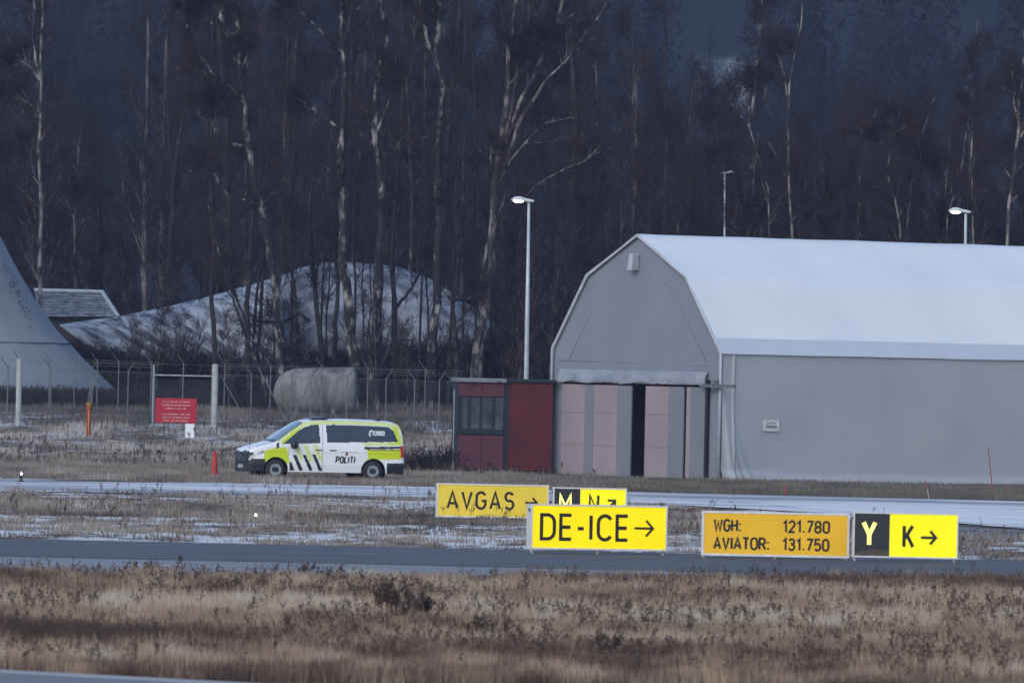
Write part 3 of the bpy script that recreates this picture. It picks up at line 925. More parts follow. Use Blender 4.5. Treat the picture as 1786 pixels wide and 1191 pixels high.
# canopy rolled up over the door
ro = MB()
N_ = 60; pts = []
y0_, y1_ = g4(740, 120)[0], g4(1528, 150)[0]
for i in range(N_ + 1):
    t = i / N_; yy = y0_ + (y1_ - y0_) * t
    pts.append((-0.20 + 0.05 * noise.noise(Vector((yy * 2, 0, 0))), yy, zrail + 0.15 + 0.05 * noise.noise(Vector((yy * 1.3, 5, 0)))))
for o_ in (0, 1):
    for k_ in range(7):
        tk = k_ / 6
        for i in range(161):
            yy = y0_ + (y1_ - y0_) * i / 160
            nn1 = noise.noise(Vector((yy * 1.5 + tk * 0.8, tk * 2.5, 3)))
            zb2 = zrail + 0.03 + 0.05 * noise.noise(Vector((yy * 1.1, 7, 0))) + 0.03 * noise.noise(Vector((yy * 4, 2, 0)))
            ro.v.append((-0.07 - 0.13 * math.sin(tk * 1.9) - 0.05 * nn1 + 0.03 * o_, yy, zrail + 0.47 + (zb2 - zrail - 0.47) * tk + 0.012 * nn1)); ro.n += 1
for o_ in (0, 1):
    for k_ in range(6):
        for i in range(160):
            b_ = o_ * 7 * 161 + k_ * 161 + i
            ro.f.append((b_, b_ + 1, b_ + 162, b_ + 161)); ro.mi.append(0)
ro.build("rolled_canopy", M_roll, hroot, smooth=True)
rl = MB()
rl.box((-0.34, g4(1700, 160)[0], zrail - 0.05), (-0.22, g4(1520, 160)[0], zrail + 0.06))
rl.box((-0.34, g4(1600, 160)[0], zrail - 0.02), (-0.02, g4(1590, 160)[0], zrail + 0.2))
rl.box((-0.34, g4(690, 130)[0], zrail - 0.03), (-0.22, g4(735, 130)[0], zrail + 0.06))
rl.build("door_rail", M_galvd, hroot)
# sliding doors: strips across the gable measured from the photograph
strips = [(747, 872, 'p'), (872, 920, 'g'), (920, 1046, 'p'), (1046, 1122, 'g')]
strips2 = [(1200, 1325, 'p'), (1325, 1407, 'g')]
strips3 = [(1417, 1440, 'p'), (1440, 1520, 'g')]
for st, off_ in ((strips, 0.10), (strips2, 0.13), (strips3, 0.10)):
    d_ = MB()
    for a_, b_, k in st:
        ya_, yb_ = g4(a_, 400)[0], g4(b_, 400)[0]
        th = 0.0 if k == 'p' else 0.012
        d_.box((-off_ - th, yb_, 0.03), (-off_ + 0.045, ya_, zrail - 0.055), 0 if k == 'p' else 1)
        if k == 'p':
            for zf_ in (0.33, 0.68):
                d_.box((-off_ - 0.004, yb_ + 0.01, zrail * zf_), (-off_ + 0.01, ya_ - 0.01, zrail * zf_ + 0.018), 2)
    d_.build("sliding_door", [M_pink, M_gdoor, M_galvd], hroot)
tr = MB()
yd = g4(1527, 400)[0]
tr.box((-0.14, yd - 0.06, 0), (-0.02, yd + 0.06, zrail + 0.2)); tr.build("door_jamb", M_black, hroot)
# floor inside, so the gap reads as a dark hall
fi = MB(); fi.box((0.1, 0.1, 0.0), (LEN - 0.2, y_l - 0.1, 0.02)); fi.build("floor", M_dark, hroot)
# lantern under the ridge
lz = G(1111, 457)
lf = MB(); lf.prism([(-0.16, -0.3), (0.12, -0.3), (0.16, 0.26), (-0.02, 0.3)], -0.32, -0.0)
o = lf.build("ridge_lamp", M_rim, hroot, 0.02); o.location = (-0.02, lz[0], lz[1]); o.rotation_euler = (0, R(0), R(-90)); 
# name plate on the long wall
pc = S(1343, 742)
nroot = link("name_plate", None, hroot); nroot.location = (pc[0], -0.075, pc[1]); nroot.empty_display_size = .1
pw, ph = 0.36, 0.19
q = MB(); q.box((-pw, 0, -ph), (pw, 0.03, ph)); q.build("plate", mat("white_plate", (0.6, 0.62, 0.6), 0.6), nroot)
q = MB()
ribbon(q, arc(0, -0.32, 0.42, 0.42, 118, 62, 10), False, 0.03, lambda X_, Z_: (X_, -0.004, Z_))
for i in range(11):
    q.box((-0.25 + i * 0.047, -0.006, -0.09), (-0.25 + i * 0.047 + 0.03, -0.001, 0.0 + 0.02 * (i % 3 == 0)))
q.build("logo", mat("grey_print", (0.16, 0.19, 0.19), 0.7), nroot)

# ------------------------------------------------------------------ red cabin beside the hangar
sc0 = at(796, 826, 393.5); sc0.z = 0
CYAW = R(3)
croot = empty("red_cabin", (sc0.x, sc0.y, 0.0), CYAW, "low red wooden cabin with a window band, left of the tent hangar", "cabin")
E3 = Vector((math.cos(CYAW), math.sin(CYAW), 0))
c4 = lambda cx, cy: on_plane(740 + cx / 3.079, 620 + cy / 3.081, sc0, E3)
M_red = mat("dark_red_boarding", (0.082, 0.009, 0.012), 0.7, (0.045, 0.007, 0.010), 1.2, 4)
M_rose = mat("faded_rose_panel", (0.085, 0.027, 0.040), 0.7, (0.065, 0.022, 0.032), 1.5, 4)
M_cwin = mat("cabin_window_glass", (0.065, 0.08, 0.10), 0.35, (0.02, 0.027, 0.04), 1.6, spec=0.12)
M_ctrim = mat("slate_grey_trim", (0.013, 0.017, 0.027), 0.6, (0.009, 0.012, 0.02), 3)
M_ctop = mat("grey_fascia", (0.17, 0.185, 0.205), 0.6, (0.13, 0.14, 0.16), 3)
xa, xb, xc = c4(178, 400)[0], c4(438, 400)[0], c4(686, 400)[0]
zt1 = c4(300, 122)[1]; z1 = c4(300, 147)[1]; z2 = c4(300, 222)[1]; z3 = c4(300, 425)[1]; z4 = c4(300, 612)[1]
q = MB(); q.box((xa + 0.05, 0.06, 0), (xc, 4.0, z4)); q.build("plinth", M_dark, croot)
q = MB(); q.box((xa, 0.05, z4), (xc, 4.2, zt1 - 0.12)); q.build("wall", M_ctrim, croot)
q = MB(); q.box((xa - 0.06, -0.10, zt1 - 0.14), (xb - 0.01, 4.4, zt1 + 0.0)); q.build("fascia", M_ctop, croot, 0.01)
q = MB(); q.box((xb, -0.08, zt1 - 0.11), (xc + 0.1, 4.4, zt1 - 0.005)); q.box((xb, -0.02, z4), (xb + 0.09, 0.05, zt1 - 0.12)); q.build("roof_edge", M_ctrim, croot)
xm = (xa + xb) / 2
for x0_, x1_ in ((xa + 0.02, xm - 0.008), (xm + 0.008, xb - 0.08)):
    q = MB(); q.box((x0_, 0.0, z2 + 0.02), (x1_, 0.05, z1 - 0.01)); q.build("rose_panel", M_rose, croot, 0.004)
    q = MB(); q.box((x0_, 0.0, z4 + 0.02), (x1_, 0.05, z3 - 0.03)); q.build("rose_panel", M_rose, croot, 0.004)
wx = [xa + 0.05, c4(240, 0)[0], c4(303, 0)[0], c4(372, 0)[0], xb - 0.1]
for i in range(4):
    wr = link("window", None, croot); wr.empty_display_size = .1
    q = MB(); q.box((wx[i], -0.01, z3 + 0.02), (wx[i] + 0.10, 0.05, z2)); q.box((wx[i] + 0.10, -0.008, z3 + 0.02), (wx[i + 1] - 0.001, 0.05, z3 + 0.2)); q.build("frame", M_ctrim, wr)
    q = MB(); q.box((wx[i] + 0.101, 0.01, z3 + 0.201), (wx[i + 1] - 0.002, 0.048, z2 - 0.02)); q.build("pane", M_cwin, wr)
q = MB()
nb_ = 26; zz = np.linspace(z4, zt1 - 0.13, nb_ + 1)
for i in range(nb_):
    q.add([(xb + 0.09, 0.0, zz[i]), (xc, 0.0, zz[i]), (xc, 0.012, zz[i + 1] - 0.003), (xb + 0.09, 0.012, zz[i + 1] - 0.003), (xc, 0.05, zz[i]), (xb + 0.09, 0.05, zz[i])],
          [(0, 1, 2, 3), (0, 5, 4, 1)])
q.build("boarding", M_red, croot)
for dx_, dz_ in ((0.42, 0), (1.35, 0.03)):
    q = MB(); q.box((xa + dx_, -0.2, z1 - 0.02 + dz_), (xa + dx_ + 0.13, -0.02, z1 + 0.04 + dz_)); q.build("bracket", M_black, croot)
q = MB(); q.tube([(xa - 0.12, 0.1, 0), (xa - 0.13, 0.1, z1 - 0.25)], 0.025, 8); q.build("downpipe", M_galv, croot)


# ------------------------------------------------------------------ street lamps
M_head = mat("lamp_housing", (0.5, 0.53, 0.55), 0.4, (0.42, 0.45, 0.47), 5)
M_glow = mat("lamp_glow", (1, 0.95, 0.85), 0.4, emit=(1.0, 0.93, 0.78), estr=4)
M_poleM = mat("lamp_pole_steel", (0.42, 0.46, 0.48), 0.45, (0.33, 0.37, 0.4), 4, metal=0.2)


def lamp(u, v, ub, vb, D, label, scale=1.0, lit=True, left=True):
    tp = at(u, v, D); bt = at(ub, vb, D)
    zg = float(hz(bt.x, bt.y))
    root = empty("street_lamp", (bt.x, bt.y, zg), 0, label, "street lamp", "street lamps behind the cabin and hangar")
    H = tp.z - zg; dx = tp.x - bt.x
    q = MB(); q.tube([(0, 0, -0.2), (0, 0, 1.0), (dx * 0.5, 0, H * 0.55), (dx, 0, H)], [0.1 * scale, 0.1 * scale, 0.078 * scale, 0.045 * scale], 12)
    q.build("pole", M_poleM, root, smooth=True)
    s = -1 if left else 1
    # cobra head: elliptical sections from the spigot to the nose
    st = [(-0.18, 0.045, 0.05, 0.0), (-0.10, 0.07, 0.07, 0.005), (0.12, 0.085, 0.085, 0.03), (0.3, 0.115, 0.10, 0.075), (0.46, 0.13, 0.085, 0.085), (0.58, 0.10, 0.05, 0.06), (0.645, 0.03, 0.015, 0.025)]
    q = MB(); k = 14; vs = []
    for (a_, wy, hz_, zc) in st:
        for j in range(k):
            t = 2 * math.pi * j / k
            zz_ = math.sin(t) * hz_ * (1.0 if math.sin(t) > 0 else 0.55)
            vs.append(((s * a_) * scale, math.cos(t) * wy * scale, (zz_ + zc) * scale))
    fs = [(i * k + j, i * k + (j + 1) % k, (i + 1) * k + (j + 1) % k, (i + 1) * k + j) for i in range(len(st) - 1) for j in range(k)]
    fs += [tuple(range(k)), tuple(range((len(st) - 1) * k, len(st) * k))]
    q.add(vs, fs); o = q.build("lamp_head", M_head, root, smooth=True); o.location = (dx, 0, H + 0.05 * scale)
    if lit:
        q = MB(); vs = []; k = 12
        for r_, d_ in ((1, 0.0), (0.8, -0.05), (0.4, -0.078)):
            for j in range(k):
                t = 2 * math.pi * j / k
                vs.append((s * (0.37 + math.cos(t) * 0.2 * r_) * scale, math.sin(t) * 0.105 * r_ * scale, (0.02 + d_) * scale))
        fs = [(i * k + j, i * k + (j + 1) % k, (i + 1) * k + (j + 1) % k, (i + 1) * k + j) for i in range(2) for j in range(k)] + [tuple(range(2 * k, 3 * k))]
        q.add(vs, fs); o = q.build("lamp_glass", M_glow, root, smooth=True); o.location = (dx, 0, H + 0.055 * scale)
    return root


lamp(922.5, 354, 915, 830, 402, "lit street lamp on a tall pole rising behind the red cabin")
lamp(1684.5, 373, 1678, 838, 412, "lit street lamp rising behind the ridge of the tent hangar")
lamp(1264, 304, 1262, 700, 500, "small unlit street lamp among the trees above the hangar ridge", 0.7, False, False)


# ------------------------------------------------------------------ fence
def post(root, x, y, h, rad, arm=0, zoff=0.0, m=None, armlen=0.45, name="post"):
    z = float(hz(x, y))
    q = MB(); q.tube([(x, y, z - 0.2), (x, y, z + h)], rad, 8)
    q.tube([(x, y, z + h - 0.01), (x, y, z + h + 0.03)], rad * 1.25, 8)
    if arm: q.tube([(x, y, z + h - 0.03), (x + arm * armlen * 0.55, y - 0.2, z + h + armlen * 0.72)], rad * 0.8, 8)
    o = q.build(name, m or M_galvd, root)
    return o


M_wire = mat("fence_wire", (0.2, 0.22, 0.23), 0.6, (0.14, 0.15, 0.16), 3, metal=0.3)


def netting(x0, y0, x1, y1, h, pitch, rad, root, name="netting"):
    L = math.hypot(x1 - x0, y1 - y0); dx, dy = (x1 - x0) / L, (y1 - y0) / L
    n_ = int((L + h) / pitch)
    s0 = np.arange(n_) * pitch - h
    P = []
    for sgn in (1, -1):
        a0 = np.clip(s0, 0, L) if sgn == 1 else np.clip(s0 + h, 0, L)
        z0_ = (a0 - s0) if sgn == 1 else (s0 + h - a0)
        a1 = np.clip(s0 + h, 0, L) if sgn == 1 else np.clip(s0, 0, L)
        z1_ = (a1 - s0) if sgn == 1 else (s0 + h - a1)
        ok = np.abs(a1 - a0) > 0.02
        for A, Z in (((a0, z0_), (a1, z1_)),):
            pa = np.stack([x0 + dx * A[0], y0 + dy * A[0] + sgn * 0.003, A[1]], 1); pb = np.stack([x0 + dx * Z[0], y0 + dy * Z[0] + sgn * 0.003, Z[1]], 1)
            P.append(np.stack([pa, pb], 1)[ok])
    P = np.concatenate(P)
    P[..., 2] += hz(P[..., 0], P[..., 1])
    V, q = strands(P, np.full(P.shape[:2], rad), 3)
    return link(name, npmesh(name, V, q, M_wire), root)


def fence(label, D0, us, D1=None, h=2.3, group="wire fences behind the van", arms=None, barbed=True, net=True, rad=0.025, vt=None):
    D1 = D1 or D0
    xs_, ys_ = [], []
    for i, u in enumerate(us):
        t = (u - us[0]) / (us[-1] - us[0])
        D = D0 + (D1 - D0) * t
        p_ = at(u, 740, D); xs_.append(p_.x); ys_.append(p_.y)
    root = empty("wire_fence", (0, 0, 0), 0, label, "fence", group)
    for i, (x_, y_) in enumerate(zip(xs_, ys_)):
        post(root, x_, y_, h, rad, arms[i] if arms else 1)
    z_ = lambda i: float(hz(xs_[i], ys_[i]))
    q = MB()
    for k in (h - 0.06, 0.1):
        q.tube([(xs_[i], ys_[i], z_(i) + k) for i in range(len(xs_))], 0.008 if k < 1 else 0.006, 5)
    q.build("rail", M_galvd, root)
    if barbed:
        q = MB()
        for k in (0.15, 0.25, 0.36):
            q.tube([(xs_[i] + 0.1, ys_[i] - k * 0.5, z_(i) + h + k) for i in range(len(xs_))], 0.004, 4)
        q.build("barbed_wire", M_wire, root)
    if net:
        netting(xs_[0], ys_[0], xs_[-1], ys_[-1], h - 0.05, 0.08, 0.0018, root)
    return root, xs_, ys_


f1, fx, fy = fence("galvanised wire fence with angled post tops, nearer row left of the gate", 444, [-120, -60, 12, 87, 157, 222, 268], 441, arms=[-1, -1, -1, -1, 1, 1, 0], h=2.15)
f2, gx_, gy_ = fence("galvanised wire fence with angled post tops, nearer row right of the gate", 441, [378, 437, 507, 541, 604, 672, 722, 765, 800], 438, arms=[0, -1, 1, 1, 1, 1, -1, 1, 0], h=2.15)
fence("farther wire fence with angled post tops in front of the big white tent", 458, [-100, -30, 32, 84, 128, 168, 205, 262, 318, 390, 470, 560, 640, 740], 456, arms=[-1] * 14, h=2.0, barbed=False, rad=0.022, net=False)
for (ua, va, ub, vb, D, lab) in ((268, 792, 200, 742, 409, "dark stay pole leaning on the bank left of the red notice"),):
    A, B = at(ua, va, D), at(ub, vb, D + 3)
    A.z = float(hz(A.x, A.y)) - 0.05
    q = MB(); q.tube([(0, 0, 0), tuple(B - A)], 0.035, 8); q.tube([(0, 0, -0.02), (0, 0, 0.06)], 0.05, 8)
    o = q.build("stay_pole", M_galvd); o.location = A; tag(o, lab, "pole")
for pts_, root in ((((450, 640), (500, 735)), f2), (((545, 655), (505, 740)), f2), (((560, 665), (590, 735)), f2), (((385, 655), (425, 725)), f2)):
    A, B = at(*pts_[0], 440), at(*pts_[1], 440)
    q = MB(); q.tube([tuple(A), tuple(B)], 0.022, 6); q.build("brace", M_galvd, root)
# gate with two stout pale posts
gr = empty("fence_gate", (at(320, 740, 440).x, 440, 0), 0, "pale framed fence gate above the red notice board", "gate")
ox = gr.location.x
M_gpost = mat("pale_concrete_post", (0.36, 0.38, 0.37), 0.8, (0.26, 0.28, 0.28), 3)
q = MB()
xl, xr_ = at(267, 700, 440).x - ox, at(370, 700, 440).x - ox
zg = float(hz(0, 440))
zT = at(320, 655, 440).z
q.tube([(xl, 0, zg + 0.05), (xl, 0, at(268, 636, 440).z)], 0.04, 8); q.tube([(xr_, 0, zg + 0.05), (xr_, 0, at(371, 636, 440).z)], 0.04, 8)
q.tube([(xl, 0.0, zT), (xr_, 0.0, zT)], 0.032, 8); q.tube([(xl, 0.0, zg + 0.12), (xr_, 0.0, zg + 0.12)], 0.03, 8)
q.build("gate_frame", M_galv, gr)
q = MB(); q.tube([((xl + xr_) / 2, 0.0, zg + 0.12), ((xl + xr_) / 2, 0.0, zT)], 0.025, 8); q.build("stile", M_galvd, gr)
netting(xl, 0.02, xr_, 0.02, 1.9, 0.08, 0.0028, gr)
for c_ in list(gr.children):
    if c_.name.startswith("netting"):
        c_.location.z = float(hz(0, 440)) - 0.0
for u, vt_, vb_, rad, lab in ((376, 635, 750, 0.115, "stout pale gate post right of the wire gate"), (34, 626, 738, 0.11, "stout pale post at the far left of the fence")):
    tp = at(u, vt_, 439.5); bt = at(u - 3, vb_, 439.5)
    q = MB(); q.tube([(0, 0, -0.3), (0, 0, tp.z - hz(0, 439.5) - 0.03), (0, 0, tp.z - hz(0, 439.5))], [rad, rad * 0.97, rad * 0.8], 14)
    o = q.build("gate_post", M_gpost, None, smooth=False); o.location = (tp.x, 439.5, float(hz(0, 439.5))); tag(o, lab, "post")

# ------------------------------------------------------------------ notices, markers, cone, lights
p_ = at(307, 716, 432); zg = float(hz(p_.x, p_.y))
nr = empty("notice_board", (p_.x, p_.y, zg), 0, "red notice board with rows of small white writing on two posts", "sign")
s = F / 432
q = MB(); W2, H2 = 36 / s, 21.5 / s; zc = p_.z - zg
q.box((-W2, -0.02, zc - H2), (W2, 0.02, zc + H2)); q.build("board", mat("red_sign_paint", (0.36, 0.012, 0.03), 0.5, (0.3, 0.012, 0.03), 2), nr, 0.006)
q = MB()
rows = [(0.72, [4, 3, 9, 12]), (0.44, [8, 12, 8]), (0.17, [8, 5, 4]), (-0.3, [6, 10, 7, 4]), (-0.56, [6, 4, 12, 7]), (-0.82, [6, 3, 4, 7])]
for fz, ws in rows:
    q = MB()
    tot = sum(ws) + len(ws) - 1
    cw = min(0.042, 1.36 * W2 / tot) 
    x_ = -tot * cw / 2
    for wl in ws:
        for c_ in range(wl):
            hh_ = 0.032 + 0.018 * random.random()
            zz_ = zc + fz * H2 - 0.02
            q.box((x_ + 0.004, -0.026, zz_), (x_ + cw * random.uniform(0.5, 0.85), -0.0205, zz_ + hh_)); x_ += cw
        x_ += cw
    q.build("lettering", mat("white_lettering", (0.5, 0.42, 0.44), 0.6), nr)
for dx_ in (-0.45, -0.28):
    q = MB(); q.tube([(dx_, 0.05, -0.4), (dx_, 0.05, zc - 0.1)], 0.03, 8); q.build("leg", M_galvd, nr)
p_ = at(331, 751, 428); zg = float(hz(p_.x, p_.y))
nr = empty("small_placard", (p_.x, p_.y, zg), R(5), "small blank white placard on a thin stake below the red notice board", "sign")
q = MB(); q.box((-0.17, -0.01, p_.z - zg - 0.26), (0.17, 0.01, p_.z - zg + 0.26)); q.build("plate", M_white, nr)
q = MB(); q.tube([(0.03, 0.03, -0.3), (0.03, 0.03, p_.z - zg - 0.2)], 0.018, 6); q.build("stake", M_galvd, nr)
# orange marker on its pole
p_ = at(155, 732, 425); zg = float(hz(p_.x, p_.y))
nr = empty("marker_post", (p_.x, p_.y, zg), 0, "thin pole with a vertical rusty orange tube and forked top, left of the red notice", "marker")
zc = p_.z - zg
q = MB(); q.tube([(-0.07, 0, -0.5), (-0.04, 0, zc + 0.75), (0.02, 0, zc + 1.1), (0.25, 0, zc + 1.45)], 0.022, 8); q.tube([(0.1, 0, zc + 0.6), (0.12, 0, zc + 1.55)], 0.018, 6); q.build("pole", M_galvd, nr)
q = MB(); q.tube([(0.0, -0.12, zc - 0.58), (0.0, -0.12, zc + 0.5)], [0.10, 0.085], 12); q.build("sleeve", mat("rusty_orange_tube", (0.34, 0.075, 0.03), 0.6, (0.15, 0.035, 0.02), 2.5, stretch=(3, 3, 0.6)), nr, smooth=False)
q = MB(); q.tube([(0.0, -0.12, zc + 0.5), (0.0, -0.12, zc + 0.66)], [0.11, 0.09], 12); q.build("cap", mat("ochre_cap", (0.3, 0.13, 0.03), 0.6), nr)
q = MB(); q.box((-0.012, -0.235, zc - 0.5), (0.015, -0.2, zc + 0.35)); q.build("stripe", mat("yellow_stripe", (0.5, 0.3, 0.06), 0.6), nr)
# cone
p_ = gnd(374, 834)
nr = empty("traffic_cone", (p_.x, p_.y, 0), 0, "slim red orange traffic cone standing in front of the van's nose", "cone")
M_cone = mat("red_orange_plastic", (0.42, 0.03, 0.02), 0.5, (0.3, 0.028, 0.02), 4)
q = MB(); q.tube([(0, 0, 0.03), (0, 0, 0.12), (0, 0, 0.55), (0, 0, 0.86)], [0.115, 0.105, 0.08, 0.04], 16); q.build("cone_body", M_cone, nr, smooth=True)
q = MB(); q.box((-0.15, -0.15, 0), (0.15, 0.15, 0.04)); q.build("base", M_cone, nr, 0.01)
q = MB(); q.tube([(0, 0, 0.86), (0, 0, 0.96)], 0.02, 6); q.build("tip", mat("faded_tip", (0.3, 0.14, 0.13), 0.7), nr)
# taxiway edge lights
M_blue = mat("blue_white_lens", (0.8, 0.9, 1), 0.3, emit=(0.75, 0.88, 1.0), estr=3.5)
for (u, v, vb_, lab) in ((37, 826, 840, "tiny blue white edge light on the far left beside the snowy taxilane"), (446, 898, 904, "tiny blue white edge light in the rough verge, left of centre")):
    b_ = gnd(u, vb_); zc = at(u, v, b_.y).z
    nr = empty("edge_light", (b_.x, b_.y, 0), 0, lab, "edge light", "edge lights")
    q = MB(); q.tube([(0, 0, -0.05), (0, 0, zc - 0.03)], 0.035, 8); q.tube([(0, 0, -0.05), (0, 0, 0.04)], 0.08, 10); q.build("stem", M_black, nr)
    q = MB(); q.tube([(0, 0, zc - 0.035), (0, 0, zc + 0.01), (0, 0, zc + 0.04)], [0.03, 0.03, 0.015], 10); q.build("lens", M_blue, nr)
# snow stakes
M_stake = mat("red_stake", (0.34, 0.05, 0.06), 0.6, (0.26, 0.045, 0.055), 6)
M_stakeb = mat("bare_stake", (0.4, 0.36, 0.34), 0.6)
for (u0_, v0_, u1_, v1_, lab, sp) in ((1723, 780, 1732, 862, "tall thin red snow stake leaning before the hangar wall", 0), (1613, 836, 1621, 868, "short red and pale snow stake before the hangar wall", 1),
                                      (1369, 845, 1370, 866, "short red snow stake in the grass near the hangar corner", 0)):
    b_ = gnd(u1_, v1_); t_ = at(u0_, v0_, b_.y)
    nr = empty("snow_stake", (b_.x, b_.y, 0), 0, lab, "stake", "snow stakes before the hangar")
    d_ = t_ - b_
    q = MB(); q.tube([tuple(d_ * (0.5 if sp else -0.0)), tuple(d_)], 0.016, 6); q.build("rod", M_stake, nr)
    if sp: q = MB(); q.tube([(0, 0, -0.05), tuple(d_ * 0.5)], 0.014, 6); q.build("rod_foot", M_stakeb, nr)
# ------------------------------------------------------------------ police van
VD = 362
vc = at(555.7, 836, VD); 
VYAW = R(16)
van = empty("police_van", (vc.x, VD, 0), VYAW, "white and neon yellow POLITI police van with dark windows parked on the grass", "van")
M_vw = mat("van_white_paint", (0.68, 0.70, 0.72), 0.3, (0.65, 0.67, 0.69), 1, spec=0.5)
M_vy = mat("van_neon_yellow", (0.50, 0.60, 0.02), 0.45, (0.48, 0.58, 0.02), 1, spec=0.4)
M_vp = mat("van_pale_yellow", (0.56, 0.63, 0.26), 0.4, (0.53, 0.6, 0.24), 1, spec=0.4)
M_vk = mat("van_black_trim", (0.012, 0.014, 0.02), 0.4, (0.015, 0.017, 0.024), 1, spec=0.5)
M_vg = mat("van_dark_glass", (0.02, 0.028, 0.04), 0.08, (0.03, 0.04, 0.052), 0.8, spec=0.6)
M_vs = mat("windscreen_glass", (0.045, 0.06, 0.08), 0.06, (0.06, 0.075, 0.095), 1, spec=0.8)
M_red = mat("red_lens", (0.5, 0.03, 0.04), 0.25, (0.4, 0.02, 0.03), 5)
M_hl = mat("headlight_lens", (0.62, 0.65, 0.68), 0.2, (0.12, 0.14, 0.17), 5, spec=0.8)
FX = [-2.57, -2.545, -2.5, -2.42, -2.2, -1.9, 2.35, 2.5, 2.57]; FP = [0.76, 0.83, 0.885, 0.925, 0.97, 1, 1, 0.975, 0.91]
TX = [-2.57, -2.545, -2.49, -2.2, -1.8, -1.62, -1.2, -0.74, -0.55, -0.2, 0.8, 1.9, 2.25, 2.38, 2.46, 2.53, 2.57]
TZ = [0.84, 0.91, 0.96, 1.06, 1.17, 1.225, 1.53, 1.83, 1.885, 1.915, 1.93, 1.905, 1.87, 1.82, 1.70, 1.35, 1.05]


def hwid(x, z):
    w_ = 0.955 - max(0, z - 1.05) * 0.19 - max(0, 0.5 - z) * 0.12
    # shoulder crease
    w_ += 0.008 * math.exp(-((z - 0.93) / 0.05) ** 2)
    return w_ * np.interp(x, FX, FP)


def c2l(cx, cy):
    u = 380 + cx / 4.961; v = 700 + cy / 4.961
    return ((u - 570) / 52.7, (836 + (u - 556) * 0.0218 - v) / 54.8)


def poly(pts): return [c2l(*p) for p in pts]


def pip(x, z, pl):
    c = False; j = len(pl) - 1
    for i in range(len(pl)):
        if (pl[i][1] > z) != (pl[j][1] > z) and x < (pl[j][0] - pl[i][0]) * (z - pl[i][1]) / (pl[j][1] - pl[i][1]) + pl[i][0]:
            c = not c
        j = i
    return c


P_fw = poly([(562, 357), (625, 308), (700, 245), (750, 215), (805, 197), (876, 193), (887, 352)])
P_rw = poly([(938, 196), (1000, 193), (1400, 206), (1478, 214), (1522, 250), (1555, 343), (945, 346)])
P_ya = poly([(548, 340), (640, 265), (720, 208), (790, 178), (1000, 176), (1500, 185), (1545, 205), (1590, 300), (1592, 358), (1555, 345), (1525, 250), (1480, 205), (1000, 186), (800, 187), (740, 215), (640, 300), (560, 365)])
P_rp = poly([(1478, 180), (1545, 200), (1575, 340), (1592, 375), (1262, 375), (1250, 350), (1556, 345), (1522, 250)])
P_rl = poly([(1285, 410), (1592, 405), (1590, 492), (1250, 500), (1300, 490)])
P_dk = poly([(1262, 385), (1600, 382), (1600, 402), (1262, 405)])
P_fy = poly([(405, 428), (435, 402), (592, 385), (605, 420), (625, 520), (400, 520)])
DIAG = [poly(q) for q in ([(648, 450), (680, 450), (742, 588), (708, 588)], [(732, 450), (760, 450), (826, 588), (795, 588)], [(815, 447), (843, 447), (908, 588), (876, 588)],
                          [(620, 512), (640, 512), (668, 588), (628, 588)])]
DIAL = [poly(q) for q in ([(655, 366), (700, 366), (745, 500), (715, 500)], [(735, 366), (780, 366), (832, 510), (795, 510)], [(818, 366), (862, 366), (908, 500), (880, 500)])]
HLP = [(-2.53, 0.60), (-2.50, 0.74), (-2.02, 0.955), (-2.06, 0.86), (-2.3, 0.74)]
WXF, WXR, WZ, WR = -1.67, 1.53, 0.33, 0.40
xs_ = np.arange(-2.57, 2.5701, 0.0222)
nS, nA, nT = 70, 7, 9


def section(x):
    zt = float(np.interp(x, TX, TZ)); zb = 0.27 if -2.3 < x < 2.3 else 0.24
    rc = 0.09 if x < -1.65 else (0.045 if x < -0.8 else 0.13)
    rc = min(rc, (zt - zb) * 0.3)
    pts = []
    for j in range(nS):
        z = zb + (zt - rc - zb) * j / (nS - 1); pts.append((-hwid(x, z), z))
    w0 = hwid(x, zt - rc)
    for j in range(1, nA):
        t = math.pi / 2 * j / (nA - 1); pts.append((-(w0 - rc * 1.2 + rc * 1.2 * math.cos(t)), zt - rc + rc * math.sin(t)))
    we = w0 - rc * 1.2
    for j in range(1, nT + 1):
        yy = we * (1 - j / nT); pts.append((-yy, zt + 0.045 * (1 - (yy / max(we, .01)) ** 2) * (1 if x > -1.6 else 0.8)))
    return pts


